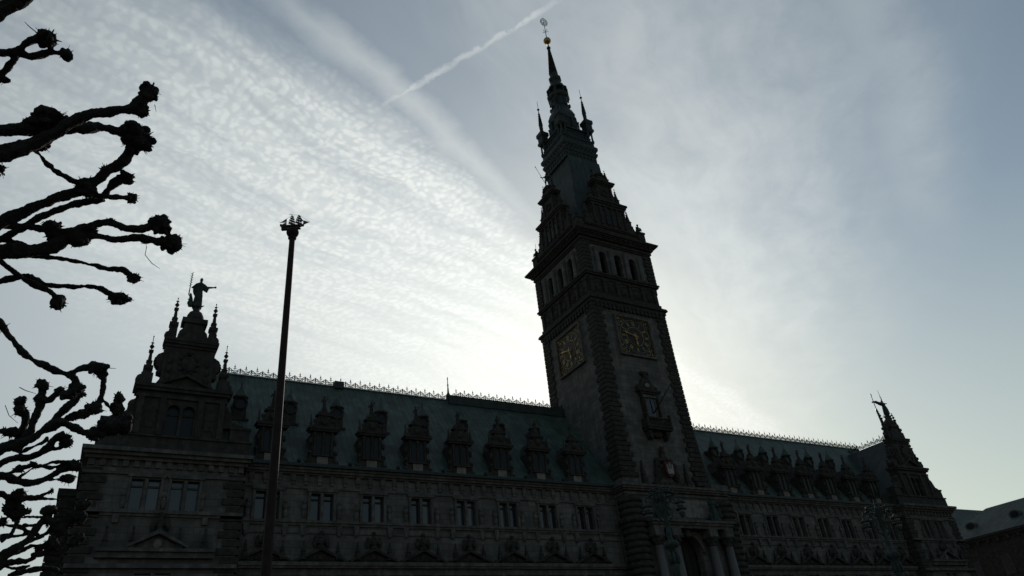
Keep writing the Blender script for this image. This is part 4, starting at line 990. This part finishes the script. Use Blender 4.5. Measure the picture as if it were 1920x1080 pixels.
# ================================================================ mast with the ship
MX, MY = -51.48, -43.2; TZ = 19.6
MAST = tag(empty('ship_mast', (MX, MY, 0)), 'tall red painted mast carrying a small model sailing ship on a ball', 'mast')
MB().lathe(0, 0, [(.25, 0), (.25, 1.2), (.185, 1.4), (.175, 4), (.15, 10), (.112, TZ-.4), (.112, TZ-.25), (.11, TZ+.1)], 20).build('pole', M['polered'], MAST)
q = MB(); q.lathe(0, 0, [(.12, TZ-.22), (.165, TZ-.19), (.165, TZ-.13), (.12, TZ-.1)], 16); q.build('collar', M['polered'], MAST)
MB().ell((0, 0, TZ+.12), (.25, .25, .24), 20).build('ball', M['polered'], MAST)
SR = math.radians(-30)                  # ship lies across the view
sr = Matrix.Translation((0, 0, TZ+.33)) @ Matrix.Rotation(SR, 4, 'Z') @ Matrix.Diagonal((.56, .56, .56, 1))
hb = MB(); hb.T = sr
secs = [(-.86, .17, .32), (-.55, .21, .26), (0, .22, .22), (.5, .17, .26), (.8, .03, .34)]
vs = []; fs = []
for x, w, zt in secs:
    for s, zf in ((-1, 1), (-.75, .35), (0, 0), (.75, .35), (1, 1)): vs.append((x, s*w, .10+(zt-.1)*zf*.9))
for i in range(4):
    for j in range(4): fs.append((i*5+j, i*5+j+1, (i+1)*5+j+1, (i+1)*5+j))
    fs.append((i*5+4, i*5, (i+1)*5, (i+1)*5+4))
fs.append((0, 1, 2, 3, 4)); fs.append((24, 23, 22, 21, 20)); hb._add(vs, fs)
hb.box(-.84, .55, -.12, .12, -.06, -.0); hb.box(-.5, .4, -.05, .05, -.0, .12); hb.box(-.9, -.8, -.1, .1, .22, .34); hb.box(-.98, -.86, -.03, .03, .3, .5)
SH = hb.build('ship_hull', M['ship'], MAST)
ri = MB(); ri.T = sr
ri.tube([(.7, 0, .3), (1.22, 0, .48)], [.03, .012], 6)
for x, h in ((-.52, .98), (-.12, 1.3), (.38, 1.22)): ri.tube([(x, 0, .2), (x, 0, h)], [.03, .014], 6)
for a_, b_ in (((1.2, 0, .47), (.38, 0, 1.2)), ((1.0, 0, .4), (.38, 0, 1.0)), ((.38, 0, 1.2), (-.12, 0, 1.28)), ((-.12, 0, 1.25), (-.52, 0, .95)), ((-.52, 0, .95), (-1.0, 0, .62)), ((1.2, 0, .47), (.65, 0, .22))): ri.tube([a_, b_], .009, 4)
ri.tube([(-.52, 0, .62), (-1.02, 0, .66)], .022, 5); ri.tube([(-.12, 0, 1.3), (-.25, 0, 1.36), (-.4, 0, 1.36)], [.02, .02, .006], 4)
for s in (-1, 1):
    for x in (-.12, .38): ri.tube([(x, 0, 1.0), (x, s*.2, .24)], .008, 4)
ri.build('rigging', M['ship'], SH)
for x, h in ((-.12, 1.25), (.38, 1.18)):
    z = .34
    for w, dz in ((.27, .25), (.23, .22), (.17, .2), (.11, .17)):
        sl_ = MB(); sl_.T = sr @ Matrix.Translation((x, 0, 0)) @ Matrix.Rotation(math.radians(-48), 4, 'Z') @ Matrix.Translation((-x, 0, 0)); n_ = 6; pts = []
        vs = []; fs = []
        for i in range(n_+1):
            for j in range(5):
                t, u_ = i/n_, -1+j*.5
                vs.append((x+.03+.06*math.sin(PI*t)*(1-u_*u_*.5), u_*w*(1.05-.15*t), z+dz*t*.76))
        for i in range(n_):
            for j in range(4): fs.append((i*5+j, i*5+j+1, (i+1)*5+j+1, (i+1)*5+j))
        k0 = len(vs); vs += [(a_-.012, b_, c_) for a_, b_, c_ in vs]; fs += [tuple(k0+i for i in f[::-1]) for f in fs]
        sl_._add(vs, fs, True); sl_.tube([(x+.03, -w*1.05, z+dz*.78), (x+.03, w*1.05, z+dz*.78)], .013, 5)
        sl_.build('square_sail', M['ship'], SH); z += dz
for tri in ([(.72, .34), (1.16, .47), (.72, .68)], [(.5, .62), (.74, .58), (.5, 1.02)], [(-.54, .34), (-1.0, .36), (-.56, .62)], [(-.54, .68), (-.9, .68), (-.54, .96)]):
    j_ = MB(); j_.T = sr; j_.prism(tri, -.012, .012); j_.build('fore_and_aft_sail', M['ship'], SH)

# ================================================================ candelabra lamps
def lamp(px, py, D, label):
    r = ray(px, py); k = D/math.hypot(r.x, r.y); p = CAM+r*k; top = p.z
    L = tag(empty('street_lamp', (p.x, p.y, 0), -YAW-.1), label, 'street lamp', 'candelabra lamps on the square')
    q = MB(); H_ = top
    q.lathe(0, 0, [(.7, 0), (.7, .4), (.5, .6), (.45, 1.6), (.55, 1.8), (.3, 2.0), (.2, 2.6), (.16, H_-4), (.2, H_-3.8), (.2, H_-3.6), (.12, H_-3.4), (.14, H_-2.9), (.3, H_-2.75), (.3, H_-2.6), (.12, H_-2.45), (.1, H_-.7), (.18, H_-.6), (.18, H_-.4), (.06, H_-.2), (.02, H_+.25)], 14)
    for i in range(8): a = 2*PI*i/8; q.ell((.26*math.cos(a), .26*math.sin(a), H_-2.68), (.1, .1, .16), 6); q.ell((.2*math.cos(a), .2*math.sin(a), H_-3.3), (.09, .09, .3), 6)
    for_t = Matrix.Translation((0, 0, H_)) @ Matrix.Diagonal((.66, .66, .74, 1)) @ Matrix.Translation((0, 0, -H_))
    q.build('post', M['bronze'], L)
    c = MB(); c.T = for_t
    for zz, rr in ((H_-.15, .8), (H_-.45, .9)): c.ring((0, 0, zz), rr, .05, axis='z', n=28, m=6)
    for i in range(12):
        a = 2*PI*i/12; x, y_ = math.cos(a), math.sin(a)
        c.tube([(x*.8, y_*.8, H_-.15), (x*.9, y_*.9, H_-.45)], .03, 5); c.ell((x*.88, y_*.88, H_-.3), .07, 6)
        if i % 3 == 0: c.tube([(0, 0, H_-.5), (x*.5, y_*.5, H_-.75), (x*.9, y_*.9, H_-.45)], .04, 6)
    for s in (-1, 1):
        c.tube([(s*.1, 0, H_-2.3), (s*.5, 0, H_-1.9), (s*.35, 0, H_-1.2), (s*.7, 0, H_-.6), (s*1.15, 0, H_-.5), (s*1.22, 0, H_-.85)], [.06, .06, .055, .06, .055, .04], 7)
        c.ring((s*.42, 0, H_-.85), .16, .035, n=12, m=5); c.ring((s*.38, 0, H_-1.6), .2, .035, n=12, m=5); c.ring((s*.75, 0, H_-.95), .14, .03, n=10, m=5)
    c.build('crown', M['bronze'], L)
    for s in (-1, 1):
        o = MB(); o.T = for_t; x = s*1.22; z = H_-.85
        o.lathe(x, 0, [(.05, z), (.12, z-.05), (.16, z-.12), (.36, z-.22), (.38, z-.30), (.2, z-.31)], 16); o.lathe(x, 0, [(.2, z-.55), (.38, z-.62), (.4, z-.72), (.22, z-.73)], 16); o.lathe(x, 0, [(.2, z-.98), (.15, z-1.1), (.04, z-1.25)], 12)
        ln = o.build('lantern', M['bronze'], L)
        g_ = MB(); g_.T = for_t; g_.lathe(x, 0, [(.24, z-.31), (.27, z-.42), (.22, z-.55)], 14); g_.lathe(x, 0, [(.24, z-.73), (.28, z-.85), (.2, z-.98)], 14); g_.build('glass_shade', M['lampglass'], ln)
    return L
lamp(1237, 915, 36, 'ornate green bronze candelabra lamp standing before the tower portal')
lamp(1640, 946, 45, 'ornate bronze candelabra lamp standing before the right wing near the gable')

# ================================================================ pollarded plane trees
def P3(px, py, d): return CAM+ray(px, py)*d
def tree(label, trunk_px, trunk_d, limbs, knobs, twigs, k, seed, crown_z):
    rr = random.Random(seed)
    base = P3(*trunk_px, trunk_d); base.z = 0
    T = tag(empty('pollarded_tree', base), label, 'tree')
    tk = MB(); tk.tube([(0, 0, -.1), (.02, 0, 1.0), (-.04, .03, 2.6), (.0, 0, crown_z)], [.36, .29, .26, .24], 14)
    tk.sculpt('trunk', M['bark'], .05, T, disp=.05, dscale=2.5)
    mb = MB()
    def smooth_path(pts):
        out = []
        for i in range(len(pts)-1):
            p0, p1, p2, p3 = pts[max(i-1, 0)], pts[i], pts[i+1], pts[min(i+2, len(pts)-1)]
            for s in range(5):
                t = s/5
                out.append(tuple(.5*((2*p1[j])+(-p0[j]+p2[j])*t+(2*p0[j]-5*p1[j]+4*p2[j]-p3[j])*t*t+(-p0[j]+3*p1[j]-3*p2[j]+p3[j])*t**3) for j in range(4)))
        out.append(pts[-1]); return out
    for root, pts in limbs:             # pts: (px, py, width px, dist offset)
        path = smooth_path(pts); P = []; R = []
        for i, (x, y, w, dd) in enumerate(path):
            d = k+dd; P.append(P3(x, y, d)-base); R.append(max(.011, .92*w/2*d/FPX*(1+.07*math.sin(i*.7+y*.1)+rr.uniform(-.03, .03))))
        if root:                        # join to the trunk head, outside the picture
            a = Vector((rr.uniform(-.1, .1), rr.uniform(-.1, .1), crown_z-rr.uniform(0, .5))); m_ = (a+P[0])/2+Vector((0, 0, .25))
            P = [a, (a+m_)/2+Vector((0, 0, .12)), m_]+P; R = [max(R[0]*1.6, .12), R[0]*1.4, R[0]*1.2]+R
        mb.tube(P, R, 8)
    for x, y, rx, ry, dd in knobs:      # fists where the shoots are cut every year
        d = k+dd; c = P3(x, y, d)-base; s = d/FPX
        mb.ell(c, (rx*s*.66, rx*s*.66, ry*s*.66), 10)
        for i in range(18):
            v = Vector((rr.gauss(0, 1), rr.gauss(0, 1), rr.gauss(0, 1))).normalized()
            q = c+RGT*v.x*rx*s*.66+UPV*v.y*ry*s*.66+FWD*v.z*rx*s*.66
            e = rr.uniform(.13, .32)*min(rx, ry)*s
            mb.ell(q, (e, e*rr.uniform(.7, 1.2), e), 6)
    mb.sculpt('crown', M['bark'], k*.00095, T, smooth=2, disp=k*.0022, dscale=70/k)
    tw = MB()
    for x, y, rx, ry, dd in knobs:
        d = k+dd; c = P3(x, y, d)-base; s = d/FPX
        for i in range(int(8+rx*.7)):
            v = Vector((rr.gauss(0, 1), rr.gauss(0, 1), rr.gauss(0, .6))).normalized()
            q = c+RGT*v.x*rx*s*.8+UPV*v.y*ry*s*.8+FWD*v.z*rx*s*.6
            L_ = rr.choice((.8, 1, 1.3, 1.6, 2, 2.2, 5))*s; tw.tube([q-(q-c)*.3, q+(q-c).normalized()*L_+UPV*rr.uniform(-1.5, 1.5)*s], [(1.5 if L_ < 4*s else .6)*s, .3*s], 4)
    for pts in twigs:
        tw.tube([P3(x, y, k)-base for x, y in pts], [.7*k/FPX]*(len(pts)-1)+[.35*k/FPX], 4)
    tw.build('twigs', M['bark'], T)['kind'] = 'stuff'
    return T
L1 = [  # nearer tree
 (1, [(-60, 60, 26, 0), (0, 20, 24, 0), (28, 6, 22, 0), (60, -14, 20, 0), (110, -40, 18, 0)]),
 (1, [(-60, 80, 14, .3), (0, 99, 11, .3), (30, 98, 12, .3), (60, 106, 13, .3), (85, 100, 12, .3), (105, 98, 9, .3), (125, 102, 8, .3)]),
 (0, [(-40, 170, 10, .3), (0, 141, 10, .3), (22, 116, 10, .3), (38, 92, 11, .3), (58, 76, 12, .3), (85, 76, 13, .3)]),
 (0, [(-30, 160, 8, .3), (0, 150, 8, .3), (12, 149, 7, .3)]),
 (1, [(-60, 255, 24, 0), (0, 244, 20, 0), (45, 242, 22, 0), (100, 244, 22, 0), (150, 240, 18, 0), (185, 238, 15, .1), (215, 245, 14, .1), (240, 255, 18, .1)]),
 (1, [(-60, 305, 26, -.2), (0, 290, 26, -.2), (50, 274, 24, -.2), (100, 252, 22, -.2), (140, 226, 20, -.2), (175, 212, 17, -.2), (215, 207, 17, -.2), (245, 203, 18, -.2), (264, 190, 22, -.2), (276, 175, 20, -.2)]),
 (0, [(245, 203, 16, -.2), (262, 212, 15, -.2), (272, 216, 10, -.2)]),
 (0, [(48, 274, 9, -.1), (70, 286, 9, 0), (88, 308, 8, 0), (112, 326, 9, .1), (140, 340, 10, .1), (158, 350, 9, .1)]),
 (1, [(-50, 440, 20, .1), (0, 418, 20, .1), (45, 396, 18, .1), (100, 374, 17, .1), (145, 358, 18, .1), (182, 336, 17, .1), (205, 318, 17, .1), (232, 304, 19, .1), (243, 282, 18, .1), (256, 264, 24, .1)]),
 (0, [(195, 370, 11, .2), (208, 350, 12, .2), (222, 338, 14, .2), (238, 334, 12, .2)]),
 (0, [(150, 362, 10, .1), (185, 367, 9, .1), (215, 370, 9, .1), (245, 372, 8, .1)]),
 (1, [(-50, 465, 13, .4), (0, 449, 12, .4), (40, 430, 11, .4), (70, 410, 11, .4), (110, 393, 11, .4), (150, 381, 12, .4), (196, 374, 10, .3)]),
 (1, [(-50, 415, 12, .5), (0, 423, 11, .5), (45, 424, 11, .4), (85, 430, 12, .3), (130, 433, 13, .2), (170, 424, 14, .2), (200, 417, 14, .2), (235, 428, 13, .2), (270, 428, 14, .2), (298, 420, 16, .2)]),
 (1, [(-50, 490, 26, .2), (0, 472, 24, .2), (40, 470, 24, .2), (85, 466, 23, .2), (120, 452, 20, .2), (150, 440, 16, .2), (180, 443, 12, .2), (220, 449, 11, .2), (262, 446, 13, .2), (295, 452, 14, .2), (320, 458, 15, .2)]),
 (0, [(-20, 447, 10, .4), (15, 452, 10, .4), (45, 462, 12, .3)]),
 (1, [(-40, 480, 9, .6), (0, 478, 8, .6), (60, 481, 8, .6), (120, 486, 8, .6), (170, 496, 8, .6), (205, 504, 8, .6), (230, 506, 11, .6), (250, 520, 10, .6)]),
 (1, [(-40, 470, 10, .5), (0, 488, 9, .5), (28, 512, 10, .5), (62, 533, 10, .5), (95, 548, 10, .5), (108, 562, 10, .5)]),
 (1, [(-40, 540, 11, .7), (0, 528, 10, .7), (45, 519, 11, .7), (65, 524, 12, .7), (90, 534, 8, .7), (130, 537, 8, .7), (180, 539, 9, .7), (200, 548, 10, .7), (225, 560, 10, .7)]),
 (1, [(-40, 290, 12, .3), (-10, 315, 12, .3), (0, 320, 8, .3)]),
]
K1 = [(88, 72, 24, 17, .3), (124, 102, 12, 11, .3), (10, 150, 9, 6, .3), (92, 222, 36, 18, 0), (62, 234, 22, 12, 0), (280, 172, 19, 21, -.2), (268, 208, 13, 16, -.2), (259, 262, 32, 30, .1), (245, 240, 20, 16, .1), (78, 272, 12, 12, -.1), (4, 318, 7, 14, .3),
      (160, 350, 21, 24, .1), (196, 318, 12, 10, .1), (237, 333, 17, 15, .2), (246, 372, 12, 13, .2), (98, 425, 20, 14, .3), (105, 442, 24, 14, .3), (145, 450, 26, 15, .2), (170, 430, 14, 10, .2), (300, 422, 25, 21, .2), (322, 456, 25, 21, .2), (275, 450, 14, 9, .2), (207, 415, 10, 6, .2), (251, 522, 14, 13, .6), (108, 568, 17, 16, .5), (225, 560, 25, 12, .7), (52, 520, 12, 8, .7)]
T1w = [[(70, 62), (55, 50), (46, 41)], [(275, 462), (272, 478), (285, 494), (300, 504)], [(290, 196), (293, 210)]]
tree('large bare pollarded tree with knobbly black branches at the upper left edge', (-330, 620), 8.6, L1, K1, T1w, 8.0, 4, 4.6)
def z2(pts): return [(x/2.077, 560+y/2.077, w*.92+.4, d) for x, y, w, d in pts]
L2 = [(r, z2(p)) for r, p in [
 (1, [(-90, 40, 13, -1), (0, 95, 12, -1), (40, 150, 12, -1), (100, 220, 12, -1), (180, 265, 12, -1), (255, 293, 13, -1), (290, 310, 13, -1), (296, 345, 12, -1)]),
 (0, [(262, 295, 11, -1), (300, 278, 11, -1), (345, 268, 12, -1), (380, 272, 12, -1)]),
 (0, [(405, 300, 9, -1), (402, 350, 9, -1), (390, 395, 11, -1), (370, 425, 10, -1)]),
 (0, [(396, 385, 5, -1), (415, 410, 4, -1), (432, 432, 5, -1), (452, 450, 10, -1), (462, 405, 12, -1), (470, 375, 11, -1)]),
 (1, [(-90, 690, 17, 0), (0, 590, 17, 0), (70, 565, 17, 0), (130, 540, 16, 0), (185, 505, 16, 0), (240, 482, 15, 0), (290, 502, 15, 0), (345, 522, 15, 0), (420, 515, 16, 0)]),
 (0, [(60, 600, 17, .3), (100, 545, 16, .3), (130, 480, 15, .3), (150, 430, 15, .3), (160, 390, 14, .3), (165, 345, 12, .3)]),
 (0, [(70, 570, 13, .5), (90, 510, 13, .5), (100, 460, 12, .5), (80, 435, 12, .5), (76, 400, 11, .5)]),
 (0, [(160, 400, 9, .3), (200, 388, 9, .3), (232, 362, 10, .3)]),
 (0, [(200, 500, 13, .1), (230, 455, 12, .1), (265, 420, 13, .1), (300, 390, 14, .1), (302, 360, 12, .1)]),
 (0, [(240, 485, 12, .2), (270, 462, 13, .2), (320, 450, 14, .2), (370, 425, 14, .2)]),
 (1, [(-80, 700, 13, .6), (0, 640, 12, .6), (60, 622, 13, .6), (110, 618, 13, .6), (180, 590, 13, .6), (215, 545, 14, .6), (255, 522, 10, .6)]),
 (0, [(190, 588, 6, .6), (225, 582, 6, .6), (258, 566, 6, .6)]),
 (0, [(70, 610, 6, .7), (120, 580, 6, .7), (170, 560, 6, .7), (185, 535, 6, .7)]),
 (1, [(-80, 760, 13, .8), (0, 690, 13, .8), (60, 708, 12, .8), (120, 720, 12, .8), (180, 702, 12, .8), (230, 672, 12, .8), (285, 648, 12, .8)]),
 (0, [(70, 700, 5, .8), (110, 672, 5, .8), (150, 652, 5, .8), (205, 658, 5, .8), (265, 632, 5, .8)]),
 (0, [(150, 655, 5, .9), (190, 640, 5, .9), (240, 636, 5, .9), (285, 634, 5, .9)]),
 (0, [(190, 700, 5, .9), (230, 706, 6, .9), (268, 702, 6, .9)]),
 (0, [(0, 700, 9, .9), (60, 668, 9, .9), (110, 655, 8, .9), (130, 648, 8, .9)]),
 (0, [(60, 800, 6, 1), (110, 775, 5, 1), (150, 770, 5, 1), (200, 750, 5, 1)]),
 (0, [(100, 780, 4, 1), (160, 778, 4, 1), (235, 782, 4, 1)]),
 (1, [(-80, 840, 13, 1), (0, 760, 12, 1), (40, 800, 11, 1), (70, 840, 11, 1), (70, 775, 10, 1)]),
 (1, [(-80, 1100, 17, .5), (0, 1010, 16, .5), (60, 975, 15, .5), (115, 930, 14, .5), (150, 885, 13, .5), (195, 828, 13, .5)]),
 (0, [(0, 945, 10, .8), (45, 915, 9, .8), (65, 860, 9, .8)]),
 (0, [(-10, 880, 6, 1.2), (60, 885, 6, 1.2), (110, 908, 6, 1.2), (175, 928, 6, 1.2)]),
 (0, [(70, 855, 5, 1.2), (110, 850, 5, 1.2), (170, 852, 5, 1.2)]), (0, [(90, 882, 5, 1.2), (150, 882, 5, 1.2), (185, 862, 5, 1.2)]),
 (0, [(0, 925, 7, 1.2), (60, 925, 7, 1.2), (110, 912, 6, 1.2)]),
 (1, [(-80, 1130, 12, .9), (0, 1045, 11, .9), (60, 1025, 10, .9), (100, 1022, 9, .9), (140, 1005, 8, .9)]),
 (0, [(0, 1000, 8, 1), (70, 990, 7, 1), (120, 965, 7, 1), (160, 960, 6, 1)]), (0, [(10, 1040, 6, 1.1), (70, 1052, 6, 1.1), (120, 1040, 6, 1.1)]),
 (0, [(90, 950, 10, .7), (150, 930, 10, .7), (190, 905, 10, .7), (220, 880, 9, .7), (280, 860, 9, .7), (330, 800, 9, .7)]),
 (0, [(120, 1000, 9, .7), (180, 990, 9, .7), (240, 985, 9, .7), (300, 940, 8, .7)]),
 (0, [(30, 1080, 9, .9), (100, 1060, 8, .9), (170, 1050, 8, .9), (230, 1060, 7, .9)])]]
K2 = [(x/2.077, 560+y/2.077, rx*.9, ry*.9, d) for x, y, rx, ry, d in [
 (14, 110, 8, 9, -1), (382, 270, 22, 18, -1), (400, 295, 12, 12, -1), (296, 350, 19, 14, -1), (270, 375, 20, 12, -1), (368, 425, 21, 16, -1), (463, 385, 12, 14, -1), (455, 430, 15, 18, -1), (430, 500, 34, 22, 0), (480, 490, 22, 22, 0), (370, 530, 18, 16, 0),
 (165, 338, 15, 14, .3), (160, 392, 15, 11, .3), (76, 400, 13, 11, .5), (78, 435, 15, 13, .5), (232, 360, 12, 10, .3), (302, 372, 18, 12, .1), (280, 460, 11, 10, .2), (325, 450, 16, 11, .2), (256, 562, 14, 12, .6), (260, 540, 9, 8, .6), (40, 520, 15, 13, .4), (18, 515, 9, 8, .4), (287, 648, 17, 14, .8), (262, 702, 19, 9, .9), (128, 648, 10, 8, .9),
 (202, 750, 6, 5, 1), (72, 770, 15, 15, 1), (50, 770, 9, 10, 1), (195, 825, 18, 12, .5), (190, 865, 13, 14, .5), (62, 835, 20, 18, 1), (105, 828, 11, 7, 1), (30, 815, 12, 12, 1), (75, 665, 11, 9, .9), (10, 870, 10, 10, 1), (150, 975, 9, 8, 1), (330, 800, 14, 14, .7), (300, 850, 20, 16, .7), (240, 890, 20, 18, .7), (200, 960, 20, 14, .7), (300, 940, 16, 14, .7)]]
T2w = [[(75/2.077, 560+345/2.077), (100/2.077, 560+358/2.077), (140/2.077, 560+370/2.077)], [(20/2.077, 560+415/2.077), (35/2.077, 560+455/2.077), (70/2.077, 560+485/2.077)], [(420/2.077, 560+270/2.077), (452/2.077, 560+272/2.077)]]
tree('smaller bare pollarded tree with many knobbly branches at the lower left corner', (-230, 1050), 13.0, L2, K2, T2w, 12.5, 9, 4.2)
